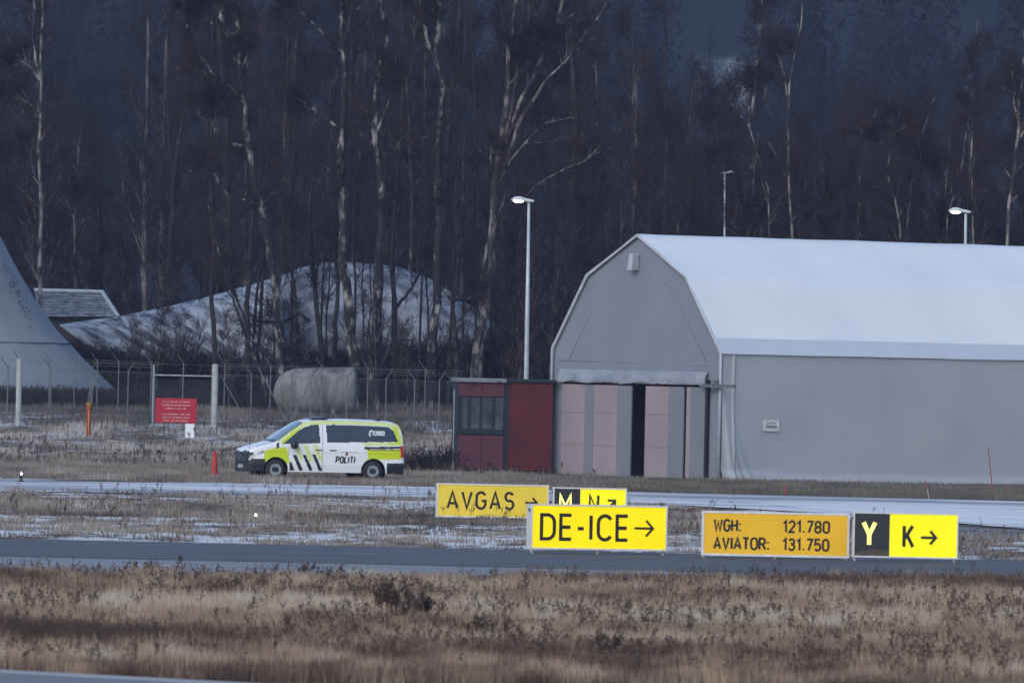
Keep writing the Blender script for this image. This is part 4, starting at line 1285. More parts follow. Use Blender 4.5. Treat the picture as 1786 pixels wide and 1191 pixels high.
secs = [section(float(x)) for x in xs_]
NJ = len(secs[0])
VV = np.zeros((len(xs_), 2 * NJ - 1, 3))
for i, x in enumerate(xs_):
    for j, (y_, z_) in enumerate(secs[i]):
        VV[i, j] = (x, y_, z_); VV[i, 2 * NJ - 2 - j] = (x, -y_, z_)
NW = 2 * NJ - 1
groups = {"body": [], "side_window": [], "cab_window": [], "windscreen": [], "headlight": [], "tail_light": [], "bumper": []}
gm = {k: [] for k in groups}
for i in range(len(xs_) - 1):
    for j in range(NW - 1):
        c_ = (VV[i, j] + VV[i + 1, j] + VV[i, j + 1] + VV[i + 1, j + 1]) / 4
        x, y_, z = c_; ay = abs(y_)
        jj = min(j, NW - 2 - j)
        side = jj < nS - 1
        quad = (i * NW + j, (i + 1) * NW + j, (i + 1) * NW + j + 1, i * NW + j + 1)
        near_ = y_ < 0
        k, m = "body", 0
        if side:
            if min(math.hypot(x - WXF, z - WZ), math.hypot(x - WXR, z - WZ)) < WR: continue
            if pip(x, z, P_fw): k = "cab_window" if near_ else "cab_window"
            elif pip(x, z, P_rw): k = "side_window"
            elif pip(x, z, HLP): k = "headlight"
            elif x > 2.43 and 0.78 < z < 1.16: k = "tail_light"
            elif (x < -2.02 and z < 0.66) or (x < -1.9 and z < 0.52) or (x > 1.98 and z < 0.60) or (x < -2.40 and z < 0.86): k = "bumper"
            elif pip(x, z, P_dk): m = 3
            elif pip(x, z, P_rl): m = 1
            elif pip(x, z, P_rp): m = 1 if (x > 2.1 and z > 1.2) else 2
            elif pip(x, z, P_fy): m = 1
            elif pip(x, z, P_ya): m = 2 if x > -0.9 else 1
            elif any(pip(x, z, q) for q in DIAG): m = 3
            elif any(pip(x, z, q) for q in DIAL): m = 2
            elif abs(x + 0.13) < 0.012 and 0.36 < z < 1.8: m = 4
            elif abs(x + 1.24) < 0.012 and 0.75 < z < 1.05: m = 4
            elif abs(z - 0.93) < 0.008 and -0.1 < x < 1.3: m = 4
            elif x < -1.66 and z > 1.02 - (x + 1.66) * -0.30 and z > 0.93: m = 0
            elif x < -1.58 and z > 0.93: m = 3
        else:
            if -1.60 < x < -0.76 and ay < hwid(x, z) - 0.085: k = "windscreen"
            elif -1.75 < x <= -1.60 and ay < 0.8: m = 3
            elif -1.60 < x < -0.70: m = 1 if x < -0.9 else 2
            elif x < -1.7 and 0.64 < ay < 0.72 and x > -2.25: m = 3
            elif jj < nS + 3 and x > -0.8: m = 2
            if x < -2.5 and z < 0.9: k = "bumper"
        groups[k].append(quad); gm[k].append(m)
Vf = VV.reshape(-1, 3)
M_seam = mat("panel_gap", (0.32, 0.34, 0.36), 0.6)
matmap = {"body": [M_vw, M_vy, M_vp, M_vk, M_seam], "side_window": [M_vg], "cab_window": [M_vg], "windscreen": [M_vs], "headlight": [M_hl], "tail_light": [M_red], "bumper": [M_vk]}
for k, fs in groups.items():
    halves = ((2, -2) if k == 'bumper' else (1, -1) if k in ("side_window", "cab_window", "headlight", "tail_light") else (0,))
    for hside in halves:
        f = np.array(fs); mi = np.array(gm[k])
        if hside:
            cy = Vf[f].mean(1)[:, 0 if abs(hside) == 2 else 1]; ok = cy * hside < 0; f = f[ok]; mi = mi[ok]
        u_, inv = np.unique(f, return_inverse=True)
        me = npmesh(k, Vf[u_], inv.reshape(f.shape), matmap[k], mi if k == "body" else None, smooth=True)
        link(k, me, van)
# closed ends
q = MB(); q.add([tuple(p) for p in VV[0]], [tuple(range(NW))]); q.build("bumper", M_vk, van)
q = MB(); q.add([tuple(p) for p in VV[-1]], [tuple(range(NW))]); q.build("tailgate", M_vy, van)
q = MB(); q.box((2.571, -0.7, 1.15), (2.576, 0.7, 1.02)); q.build("tailgate_trim", M_vk, van)
q = MB()
for zz_ in (0.62, 0.69, 0.76): q.box((-2.60, -0.5, zz_), (-2.571, 0.5, zz_ + 0.025))
q.box((-2.6, -0.09, 0.63), (-2.585, 0.09, 0.80)); q.build("grille", M_galvd, van)
q = MB(); q.box((-2.595, -0.26, 0.36), (-2.572, 0.26, 0.47)); q.build("number_plate", mat("plate_white", (0.4, 0.42, 0.45), 0.5), van)
q = MB(); q.box((-2.3, -0.80, 0.30), (2.4, 0.80, 0.36)); q.build("underbody", M_vk, van)
M_tyre = mat("tyre_rubber", (0.02, 0.02, 0.022), 0.85, (0.03, 0.03, 0.032), 9)
M_rimv = mat("steel_rim", (0.30, 0.32, 0.35), 0.35, (0.2, 0.22, 0.25), 6, metal=0.3)
for wx_ in (WXF, WXR):
    for sd_ in (-1, 1):
        q = MB(); q.tube([(wx_, sd_ * 0.93, WZ), (wx_, sd_ * 0.6, WZ)], WR + 0.005, 28, cap=False); q.add([(wx_ + math.cos(t) * (WR + .005), sd_ * 0.6, WZ + math.sin(t) * (WR + .005)) for t in np.linspace(0, 2 * math.pi, 28, False)], [tuple(range(28))]); q.build("wheel_well", M_vk, van)
        wr = link("wheel", None, van); wr.empty_display_size = 0.2; wr.location = (wx_, sd_ * 0.82, WZ)
        q = MB(); q.tube([(0, -0.10, 0), (0, -0.09, 0), (0, -0.06, 0), (0, 0.06, 0), (0, 0.09, 0), (0, 0.10, 0)], [0.19, 0.29, 0.33, 0.33, 0.29, 0.19], 30, cap=False)
        q.build("tyre", M_tyre, wr, smooth=True)
        q = MB()
        f_ = 1 if sd_ < 0 else -1
        q.tube([(0, -0.075 * f_, 0), (0, -0.095 * f_, 0), (0, -0.085 * f_, 0), (0, -0.04 * f_, 0)], [0.205, 0.20, 0.18, 0.16], 26, cap=False)
        q.tube([(0, -0.04 * f_, 0), (0, -0.035 * f_, 0)], [0.165, 0.12], 26, cap=True)
        for h_ in range(5):
            t = 2 * math.pi * h_ / 5
            q.tube([(math.cos(t) * 0.06, -0.045 * f_, math.sin(t) * 0.06), (math.cos(t) * 0.185, -0.062 * f_, math.sin(t) * 0.185)], [0.03, 0.022], 6)
        q.build("rim", M_rimv, wr, smooth=False)
        q = MB(); q.tube([(0, -0.04 * f_, 0), (0, -0.092 * f_, 0)], [0.13, 0.115], 16); q.build("hub", M_vk, wr)
for sd_ in (-1, 1):
    q = MB(); q.tube([(-1.17, sd_ * 0.93, 1.09), (-1.12, sd_ * 1.03, 1.10)], 0.03, 8)
    q.tube([(-1.15, sd_ * 1.0, 1.11), (-1.13, sd_ * 1.05, 1.11), (-1.10, sd_ * 1.16, 1.12), (-1.09, sd_ * 1.19, 1.12)], [0.06, 0.115, 0.12, 0.06], 12)
    q.build("mirror", M_vk, van, smooth=True)
for hx in (-0.27, 0.20):
    q = MB(); q.box((hx - 0.11, -0.985, 0.955), (hx + 0.11, -0.955, 0.985)); q.build("door_handle", M_vk, van, 0.006)
q = MB(); q.box((1.35, -0.975, 1.005), (2.45, -0.962, 1.022)); q.build("door_rail", M_vk, van)
q = MB(); q.box((-0.12, -0.62, 1.955), (0.12, 0.62, 2.02)); q.box((-0.42, -0.58, 1.945), (-0.12, 0.58, 1.985)); o = q.build("light_bar", mat("dark_blue_lens", (0.012, 0.018, 0.06), 0.2, (0.015, 0.02, 0.05), 3, spec=0.6), van, 0.015)
q = MB(); q.box((1.7, -0.5, 1.93), (1.86, 0.5, 1.99)); q.tube([(1.95, 0, 1.9), (2.0, 0, 2.1)], 0.008, 5); q.build("rear_beacon", bpy.data.materials["dark_blue_lens"], van, 0.01)
q = MB(); q.tube([(-2.45, -0.6, 0.95), (-2.45, -0.62, 1.42)], 0.008, 6); q.build("aerial", M_vk, van)
q = MB(); q.tube([(-1.55, 0.3, 1.27), (-1.25, -0.35, 1.49)], 0.01, 5); q.tube([(-1.55, -0.3, 1.27), (-1.28, -0.75, 1.45)], 0.01, 5); q.build("wiper", M_vk, van)


def onside(X_, Z_, d): return (X_, -(hwid(X_, Z_) + 0.004 + d), Z_)


q = MB(); xe = twidth("POLITI", 0.21, 0.24, 0.82)
text(q, "POLITI", 0.645 - xe / 2 - 0.02, 0.585, 0.185, 0.046, onside, 0.26, 0.86, 0, 0.10, subdiv=0.05)
q.build("police_lettering", M_vk, van)
q = MB()
ribbon(q, [(0.62, 0.83), (0.65, 0.80), (0.68, 0.83), (0.68, 0.90), (0.62, 0.90)], True, 0.02, lambda a_, b_: onside(a_, b_, 0))
q.add([onside(0.632, 0.815, .001), onside(0.668, 0.815, .001), onside(0.668, 0.93, .001), onside(0.632, 0.93, .001)], [(0, 1, 2, 3)])
q.build("crest", mat("crest_red_brown", (0.22, 0.09, 0.08), 0.6), van)
q = MB()
x0_, z0_ = c2l(1340, 283)
text(q, "02800", x0_, z0_, 0.125, 0.026, onside, 0.24, 0.8, subdiv=0.05)
hx0, hz0 = c2l(1312, 285)
ribbon(q, [(hx0 - 0.01, hz0 + 0.0), (hx0 + 0.0, hz0 + 0.09), (hx0 + 0.055, hz0 + 0.16)], False, 0.04, lambda a_, b_: onside(a_, b_, 0))
ribbon(q, [(hx0 - 0.01, hz0 + 0.0), (hx0 + 0.04, hz0 - 0.01)], False, 0.05, lambda a_, b_: onside(a_, b_, 0.0015))
ribbon(q, [(hx0 + 0.05, hz0 + 0.155), (hx0 + 0.09, hz0 + 0.13)], False, 0.05, lambda a_, b_: onside(a_, b_, 0.0015))
q.build("phone_number", M_white, van)

# ------------------------------------------------------------------ far buildings behind the fence
# flared white tent: a surface of revolution, axis beyond the left edge of the frame
TD = 476
M_tent = mat("frosted_white_tent", (0.20, 0.225, 0.255), 0.7, (0.165, 0.185, 0.215), 0.25, 4, bump=0.08, bscale=0.6)
prof = [(0, 412), (20, 450), (40, 487), (62, 523), (85, 557), (106, 584), (128, 606), (150, 630), (178, 656), (206, 683), (218, 694)]
ax = at(-190, 690, TD)
pp = []
for u, v in prof:
    p_ = at(u, v, TD); pp.append((p_.x - ax.x, p_.z))
top = pp[0]
pp = [(0.15, top[1] + 9.5), (1.1, top[1] + 6.3), (2.4, top[1] + 3.0)] + pp
pp = resample(np.array([(a_, b_, 0) for a_, b_ in pp]), 60)[:, :2]
zb_ = float(hz(ax.x, TD))
k = 128; vs = []
for r_, z_ in pp:
    for j in range(k):
        t = 2 * math.pi * j / k
        sc_ = 1 - 0.008 * abs(math.sin(8 * t)) + 0.004 * noise.noise(Vector((math.cos(t) * 4, math.sin(t) * 4, z_)))
        vs.append((r_ * math.cos(t) * sc_, r_ * math.sin(t) * sc_, z_ - zb_))
fs = [(i * k + j, i * k + (j + 1) % k, (i + 1) * k + (j + 1) % k, (i + 1) * k + j) for i in range(len(pp) - 1) for j in range(k)]
troot = empty("flared_tent", (ax.x, TD, zb_), 0, "big pale frosted tent with a flared skirt at the left edge of the picture", "tent")
q = MB(); q.add(vs, fs); q.build("tent_skin", M_tent, troot, smooth=True)
rs = at(100, 598, TD)
rr_ = np.interp(-(rs.z), [-b_ for a_, b_ in pp[::1]], [a_ for a_, b_ in pp])
q = MB(); q.tube([((rr_ + 0.02) * math.cos(t), (rr_ + 0.02) * math.sin(t), rs.z - zb_) for t in np.linspace(0, 2 * math.pi, 100)], 0.035, 6, cap=False)
q.build("hem", mat("tent_hem", (0.24, 0.26, 0.29), 0.7), troot, smooth=True)
# leaf litter caught on the slope
lt = MB()
for i in range(150):
    u0_ = random.choice([14, 24, 30, 38, 44, 52, 60]) + random.gauss(0, 5)
    v0_ = 468 + (u0_ - 10) * 1.75 + random.gauss(0, 9)
    p_ = at(u0_, v0_, TD)
    zz_ = p_.z
    r_ = float(np.interp(-zz_, [-b_ for a_, b_ in pp], [a_ for a_, b_ in pp]))
    dx_ = p_.x - ax.x
    if abs(dx_) >= r_ - 0.05: continue
    ph_ = -math.acos(dx_ / r_)
    cpt = Vector((r_ * math.cos(ph_), r_ * math.sin(ph_) - 0.02, zz_ - zb_))
    s_ = random.uniform(0.015, 0.05)
    lt.add([cpt + Vector((random.gauss(0, s_), -0.02 + random.gauss(0, 0.01), random.gauss(0, s_ * 1.6))) for _ in range(3)], [(0, 1, 2)])
tag(lt.build("leaf_litter", M_twig, troot), kind="stuff")

# tile roofed hut between the tents
hr = empty("hut", (at(140, 552, 520).x, 520, float(hz(0, 520))), 0, "small hut with a frosted tiled roof between the flared tent and the tarpaulin", "hut")
hx, hzz = hr.location.x, hr.location.z
pA, pB, pC, pD_ = at(70, 553, 520), at(207, 553, 520), at(178, 509, 523.5), at(60, 506, 523.5)
M_tile = mat("frosted_roof_tiles", (0.24, 0.27, 0.32), 0.7, (0.06, 0.075, 0.1), 3, 4)
q = MB()
nr_, nc_ = 9, 40
for r_ in range(nr_):
    for c_ in range(nc_):
        def pt(a_, b_, lift):
            L_ = pA.lerp(pD_, b_); R_ = pB.lerp(pC, b_); v_ = L_.lerp(R_, a_)
            return (v_.x - hx, v_.y - 520, v_.z - hzz + lift)
        a0, a1 = c_ / nc_, (c_ + 1) / nc_; b0, b1 = r_ / nr_, (r_ + 1) / nr_
        am = (a0 + a1) / 2
        q.add([pt(a0, b0, 0.0), pt(am, b0, 0.06), pt(a1, b0, 0), pt(a1, b1, -0.03), pt(am, b1, 0.03), pt(a0, b1, -0.03)], [(0, 1, 4, 5), (1, 2, 3, 4)])
q.build("roof", M_tile, hr)
q = MB()
L3 = lambda v_: (v_.x - hx, v_.y - 520, v_.z - hzz)
q.tube([L3(pD_), L3(pC)], 0.09, 8); q.tube([L3(pC), L3(pB)], 0.1, 8); q.build("ridge_trim", mat("grey_ridge", (0.3, 0.34, 0.38), 0.6), hr)
q = MB(); xl_, xr2 = pA.x - hx + 0.3, pB.x - hx - 0.5
q.prism([(xl_, 0), (xr2, 0), (xr2, pA.z - hzz - 0.05), (xl_, pA.z - hzz - 0.05)], 0.4, 7); q.build("wall", mat("hut_wall", (0.03, 0.03, 0.035), 0.9), hr)
q = MB(); q.add([L3(pD_), L3(pC), (pC.x - hx, 7.2, pA.z - hzz), (pD_.x - hx, 7.2, pA.z - hzz)], [(0, 1, 2, 3)]); q.build("rear_roof", M_tile, hr)


def hump(name, tops, vb, D, depth, m, label, cat, folds=0.0, nt_=26, flat=0.5, seed=0.0, fa=0.0):
    us_ = np.linspace(tops[0][0], tops[-1][0], 150)
    tv = np.interp(us_, [a_ for a_, _ in tops], [b_ for _, b_ in tops])
    base = at(float(us_[len(us_) // 2]), 700, D + depth / 2); zb0 = float(hz(base.x, D))
    vs = []
    for i, u in enumerate(us_):
        T = at(float(u), float(tv[i]), D + depth / 2)
        zb1 = at(float(u), float(np.interp(u, [a_ for a_, _ in vb], [b_ for _, b_ in vb])), D).z if vb else zb0 - 0.1
        for j in range(nt_ + 1):
            ph_ = math.pi * j / nt_
            y_ = D + depth / 2 - depth / 2 * math.copysign(abs(math.cos(ph_)) ** flat, math.cos(ph_))
            z_ = zb1 + (T.z - zb1) * abs(math.sin(ph_)) ** 0.75
            s1_ = z_ + 0.62 * T.x
            w1 = (noise.noise(Vector((T.x * 0.9 + z_ * fa, z_ * 0.35, seed))) * folds + noise.noise(Vector((T.x * 2.6, z_ * 0.5, seed + 4))) * folds * 0.5) if not fa else (noise.noise(Vector((s1_ * 1.5, T.x * 0.15, seed))) + 0.5 * noise.noise(Vector((s1_ * 3.6, T.x * 0.3, seed + 4)))) * folds
            vs.append((T.x * (y_ / (D + depth / 2)) - base.x, y_ - D + w1 * abs(math.sin(ph_)) ** 0.3 * 1.0, z_ - zb0))
    n1 = nt_ + 1
    fs = [(i * n1 + j, (i + 1) * n1 + j, (i + 1) * n1 + j + 1, i * n1 + j + 1) for i in range(len(us_) - 1) for j in range(nt_)]
    fs += [tuple(range(n1)), tuple(range((len(us_) - 1) * n1, len(us_) * n1))]
    q = MB(); q.add(vs, fs)
    o = q.build(name, m, None, smooth=True); o.location = (base.x, D, zb0)
    return tag(o, label, cat)


M_tarp = mat("fold_shaded_tarpaulin", (0.30, 0.335, 0.385), 0.65, (0.03, 0.037, 0.055), 1.0, 6, bump=0.6, bscale=2.0, stretch=(0.28, 1, 2.6), ramp=(0.38, 0.60), rot=(0, R(-33), 0))  # stretched diagonal streaks paint the folds' light and shade into the colour
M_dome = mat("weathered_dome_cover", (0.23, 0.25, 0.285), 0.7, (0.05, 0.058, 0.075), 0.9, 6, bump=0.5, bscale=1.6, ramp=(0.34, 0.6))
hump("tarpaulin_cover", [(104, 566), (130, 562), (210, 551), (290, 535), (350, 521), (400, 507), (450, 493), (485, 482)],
     [(104, 568), (150, 600), (200, 622), (300, 640), (485, 660)], 494, 9, M_tarp, "sagging blue grey tarpaulin cover with diagonal folds, left of the arched tent", "tarpaulin", folds=0.75, flat=0.6, fa=1.3)
hump("arched_tent", [(470, 500), (490, 482), (520, 468), (560, 459), (600, 457), (650, 460), (692, 465), (730, 477), (760, 492), (790, 512), (820, 533), (850, 556), (880, 584), (900, 640)],
     None, 500, 16, M_dome, "wide arched tent with a weathered pale cover standing behind the birches", "tent", folds=0.25, flat=0.75, seed=9.0)

# cylindrical tank
tl, trr = at(478, 690, 462), at(617, 676, 459)
kroot = empty("storage_tank", (tl.x, 460, float(hz(0, 460))), 0, "weathered pale cylindrical tank lying on its side behind the fence", "tank")
M_tank = mat("rust_streaked_pale_paint", (0.20, 0.20, 0.20), 0.7, (0.08, 0.07, 0.065), 1.0, 5, stretch=(2.2, 2.2, 0.35), ramp=(0.38, 0.62))
L_ = trr.x - tl.x; r1 = 1.0; zc_ = at(617, 640, 459).z - r1 * 1.0 - kroot.location.z
q = MB()
pts = [(0.02, 0, zc_ - 0.12), (0.08, 0, zc_ - 0.12), (0.25, 0, zc_ - 0.11), (0.55, 0, zc_ - 0.09), (0.9, 0, zc_ - 0.07), (L_ - 0.05, 0.0, zc_), (L_, 0.0, zc_), (L_ + 0.1, 0, zc_), (L_ + 0.14, 0, zc_)]
rd = [0.1, 0.35, 0.62, 0.86, 0.96, 1.0, 0.97, 0.7, 0.2]
q.tube(pts, rd, 36); q.build("shell", M_tank, kroot, smooth=True)
for fx_ in (0.3, 0.75):
    q = MB(); q.prism([(L_ * fx_ - 0.08, -0.3), (L_ * fx_ + 0.08, -0.3), (L_ * fx_ + 0.08, zc_ - 0.5), (L_ * fx_ - 0.08, zc_ - 0.5)], -0.7, 0.7); q.build("cradle", M_galvd, kroot)

# ------------------------------------------------------------------ trees
def tree_obj(name, tv, tq, cv, cq, mt, mc, loc, label, group=None):
    root = empty(name, loc, 0, label, "tree", group)
    link("trunk", npmesh("trunk", tv, tq, mt, smooth=True), root)
    link("crown", npmesh("crown", cv, cq, mc), root)
    return root


def crown_of(P, Rd, dens=1.0, up=0.25, droop=0.02, r=None, l1=(0.8, 2.2), l2=(0.5, 1.5), l3=(0.25, 0.8), c=(5, 8, 7), rmin=0.006):
    B1, R1 = grow(P, Rd, int(c[0] * dens), l1[0], l1[1], (0.45, 1.0), 5, 0.15, 0.45, up, 0.10, 0, r)
    B2, R2 = grow(B1, R1, int(c[1] * dens), l2[0], l2[1], (0.35, 0.9), 4, 0.15, 0.5, up * 0.6, 0.12, droop, r)
    B3, R3 = grow(B2, R2, int(c[2] * dens), l3[0], l3[1], (0.3, 0.9), 3, 0.1, 0.6, 0.0, 0.15, droop * 3, r)
    R1 = np.maximum(R1, 0.012); R2 = np.maximum(R2, 0.008); R3 = np.maximum(R3, rmin)
    return (B1, R1), (B2, R2), (B3, R3)


def join(parts, k=3):
    Vs, Qs, n_ = [], [], 0
    for P, Rd in parts:
        v_, q_ = strands(P, Rd, k); Vs.append(v_); Qs.append(q_ + n_); n_ += len(v_)
    return np.concatenate(Vs), np.concatenate(Qs)


# the birches one can tell apart, stems and main limbs followed from the photograph
BIRCH = [
    ("tall slender pale birch rising alone near the left edge beside the hut", 486, 0, [
        ([(75, 700), (72, 560), (70, 470), (71, 380), (70, 300), (69, 220), (70, 160), (70, 120), (73, 60), (74, -20)], 12, 6),
        ([(70, 140), (62, 105), (58, 70), (60, 20), (58, -20)], 5, 3), ([(69, 140), (55, 120), (40, 105)], 3, 1.5), ([(70, 200), (50, 180), (22, 168)], 3, 1.5)]),
    ("twisted birch with bright forking limbs reaching left, behind the van's bonnet", 468, 1, [
        ([(494, 700), (490, 600), (484, 520), (470, 440), (458, 370), (446, 320), (434, 250), (426, 200), (421, 165), (417, 110), (413, 60), (414, -20)], 27, 9),
        ([(424, 180), (405, 155), (375, 135), (345, 92), (330, 62), (322, 15), (316, -20)], 7, 3),
        ([(372, 140), (352, 125)], 3, 2), ([(426, 255), (395, 250), (378, 238), (370, 212), (350, 198), (340, 186)], 6, 2), ([(370, 212), (376, 190)], 3, 2),
        ([(416, 62), (398, 62), (388, 38), (382, 5), (378, -20)], 10, 6), ([(392, 55), (365, 38), (338, 22)], 4, 2), ([(421, 120), (430, 100), (434, 82)], 4, 2),
        ([(430, 350), (398, 342), (380, 315), (370, 295), (350, 288), (330, 300)], 5, 2)]),
    ("thin pale birch stem leaning left among the trees, nearest the gate", 462, 1, [
        ([(468, 705), (452, 640), (430, 590), (408, 530), (396, 480), (382, 440), (372, 400), (362, 352)], 8, 3)]),
    ("second thin leaning birch stem close behind the first leaning one", 463, 1, [
        ([(476, 700), (455, 620), (428, 560), (405, 500), (390, 470), (380, 430), (375, 380)], 7, 3)]),
    ("straight mottled birch with a forked white top, above the van's side windows", 466, 1, [
        ([(620, 700), (616, 640), (608, 540), (601, 460), (597, 380), (595, 300), (598, 220), (599, 150), (600, 70), (594, 25), (595, -20)], 29, 10),
        ([(601, 80), (608, 45), (614, 10), (615, -20)], 7, 5), ([(592, 225), (560, 200), (535, 182), (510, 168)], 5, 2), ([(585, 80), (555, 50), (520, 18), (495, 5)], 5, 2)]),
    ("mottled birch with bright knots standing right of the straight forked birch", 464, 1, [
        ([(652, 700), (655, 640), (658, 540), (662, 440), (664, 360), (663, 300), (652, 230), (655, 170), (668, 110), (672, 60), (668, 20), (674, -20)], 28, 10),
        ([(655, 235), (672, 195), (686, 160), (700, 118)], 6, 3), ([(668, 285), (690, 262), (700, 255)], 3, 2)]),
    ("broad birch with a long bowed stem forking high up, middle of the wood", 465, 1, [
        ([(748, 705), (752, 640), (757, 560), (763, 500), (766, 430), (764, 350), (764, 260), (770, 200), (772, 155), (762, 120), (750, 90), (740, 45), (728, -20)], 26, 9),
        ([(756, 105), (762, 70), (766, 30), (770, -20)], 11, 7), ([(768, 498), (785, 520), (808, 524), (830, 515)], 8, 3), ([(715, 78), (725, 55), (733, 42)], 3, 2)]),
    ("many limbed birch with long straight pale limbs fanning to the right above the lamp", 466, 2, [
        ([(822, 705), (828, 640), (842, 560), (856, 480), (860, 400), (862, 340), (866, 290), (878, 210), (884, 140), (890, 70), (902, -20)], 23, 9),
        ([(876, 250), (892, 200), (902, 130), (920, 60), (935, 20), (948, -20)], 8, 4),
        ([(880, 292), (905, 215), (925, 185), (952, 140), (985, 110), (1008, 75), (1045, 30), (1065, -10)], 7, 3),
        ([(884, 250), (905, 180), (925, 145), (950, 90), (968, 50), (980, 10), (984, -20)], 8, 5),
        ([(872, 320), (890, 280), (915, 250), (950, 215), (1000, 205)], 5, 2),
        ([(905, 355), (940, 320), (985, 295), (1020, 282), (1050, 252), (1075, 222)], 5, 2),
        ([(895, 160), (910, 130), (922, 105)], 4, 2), ([(866, 350), (862, 305), (855, 280), (858, 250)], 5, 3)]),
    ("dark stemmed tree leaning right, just left of the lamp pole", 468, 2, [
        ([(838, 700), (840, 600), (838, 500), (850, 430), (880, 350), (885, 300)], 13, 6)]),
    ("dark upright trunk left of the bright forking birch, behind the tarpaulin", 472, 3, [
        ([(436, 700), (432, 600), (432, 500), (440, 400), (446, 300), (430, 200), (425, 100), (420, -20)], 15, 6)]),
    ("dark trunk rising in front of the tarpaulin's right part", 472, 3, [
        ([(378, 700), (374, 600), (368, 520), (372, 420), (366, 300), (372, 180), (370, -20)], 14, 6)]),
    ("cluster of dark crossing stems before the arched tent's left part", 480, 3, [
        ([(522, 705), (520, 600), (515, 520), (506, 440), (510, 300), (500, 150), (505, -20)], 11, 4),
        ([(560, 705), (562, 620), (552, 540), (545, 470), (540, 380), (550, 250)], 12, 4), ([(585, 705), (583, 600), (590, 500), (584, 420), (575, 300)], 11, 4),
        ([(540, 560), (520, 545), (495, 562), (440, 560)], 7, 4)]),
    ("dark trunk between the two mottled birches and the bowed one", 478, 3, [
        ([(692, 705), (688, 620), (690, 540), (684, 450), (690, 350), (700, 250), (705, 100), (700, -20)], 15, 6), ([(688, 540), (720, 500), (735, 470), (742, 440)], 6, 3)]),
    ("slim dark trunk at the right end of the arched tent", 474, 3, [
        ([(795, 705), (798, 600), (790, 540), (800, 450), (795, 330), (810, 200), (812, -20)], 11, 5), ([(800, 560), (825, 530), (850, 520)], 4, 2)]),
    ("slender birch rising behind the hangar ridge with a forked crown", 470, 2, [
        ([(1384, 700), (1382, 420), (1378, 350), (1375, 290), (1374, 200), (1377, 150), (1385, 100), (1395, 60), (1400, 15), (1398, -20)], 9, 4),
        ([(1375, 185), (1368, 130), (1355, 85)], 4, 2)]),
    ("thin birch leaning left above the hangar ridge, near the small unlit lamp", 472, 2, [
        ([(1350, 700), (1340, 330), (1328, 295), (1315, 250), (1306, 220), (1282, 188), (1262, 150), (1245, 125)], 7, 2),
        ([(1306, 222), (1315, 170), (1321, 100), (1328, 40), (1330, -20)], 6, 3), ([(1345, 205), (1336, 175), (1325, 150)], 3, 2)]),
    ("pale birch trunk at the right edge of the picture behind the hangar", 470, 0, [
        ([(1748, 700), (1756, 420), (1762, 350), (1770, 290), (1777, 225), (1778, 180), (1784, 120), (1788, 40), (1792, -20)], 11, 5),
        ([(1778, 222), (1768, 180), (1772, 130)], 4, 2), ([(1780, 240), (1800, 200)], 4, 2)]),
    ("short pale stem standing alone right of the forked birch above the hangar", 476, 2, [
        ([(1490, 700), (1498, 320), (1503, 280), (1506, 245), (1518, 215), (1530, 190)], 5, 2)]),
    ("crooked thin birch with a Y shaped top above the hangar roof", 476, 2, [
        ([(1575, 700), (1570, 400), (1560, 340), (1546, 305), (1552, 270), (1548, 240), (1555, 215), (1550, 170)], 6, 3), ([(1550, 262), (1538, 248)], 3, 2), ([(1552, 245), (1570, 225)], 3, 2)]),
    ("thin birch curving right, next to the crooked one above the hangar roof", 478, 2, [
        ([(1580, 700), (1582, 400), (1588, 340), (1598, 290), (1604, 245), (1618, 205), (1630, 170)], 6, 2), ([(1590, 320), (1612, 300)], 3, 1)]),
    ("pair of thin stems crossing left of the right hand lamp", 478, 2, [
        ([(1650, 700), (1652, 380), (1664, 340), (1678, 290), (1690, 200), (1700, 120), (1705, 30)], 5, 2), ([(1700, 700), (1696, 350), (1694, 260), (1698, 160), (1710, 60)], 5, 2)]),
]
mats_t = [M_birchpale, M_birch, M_birchmid, M_bark]
tr_rng = np.random.default_rng(21)
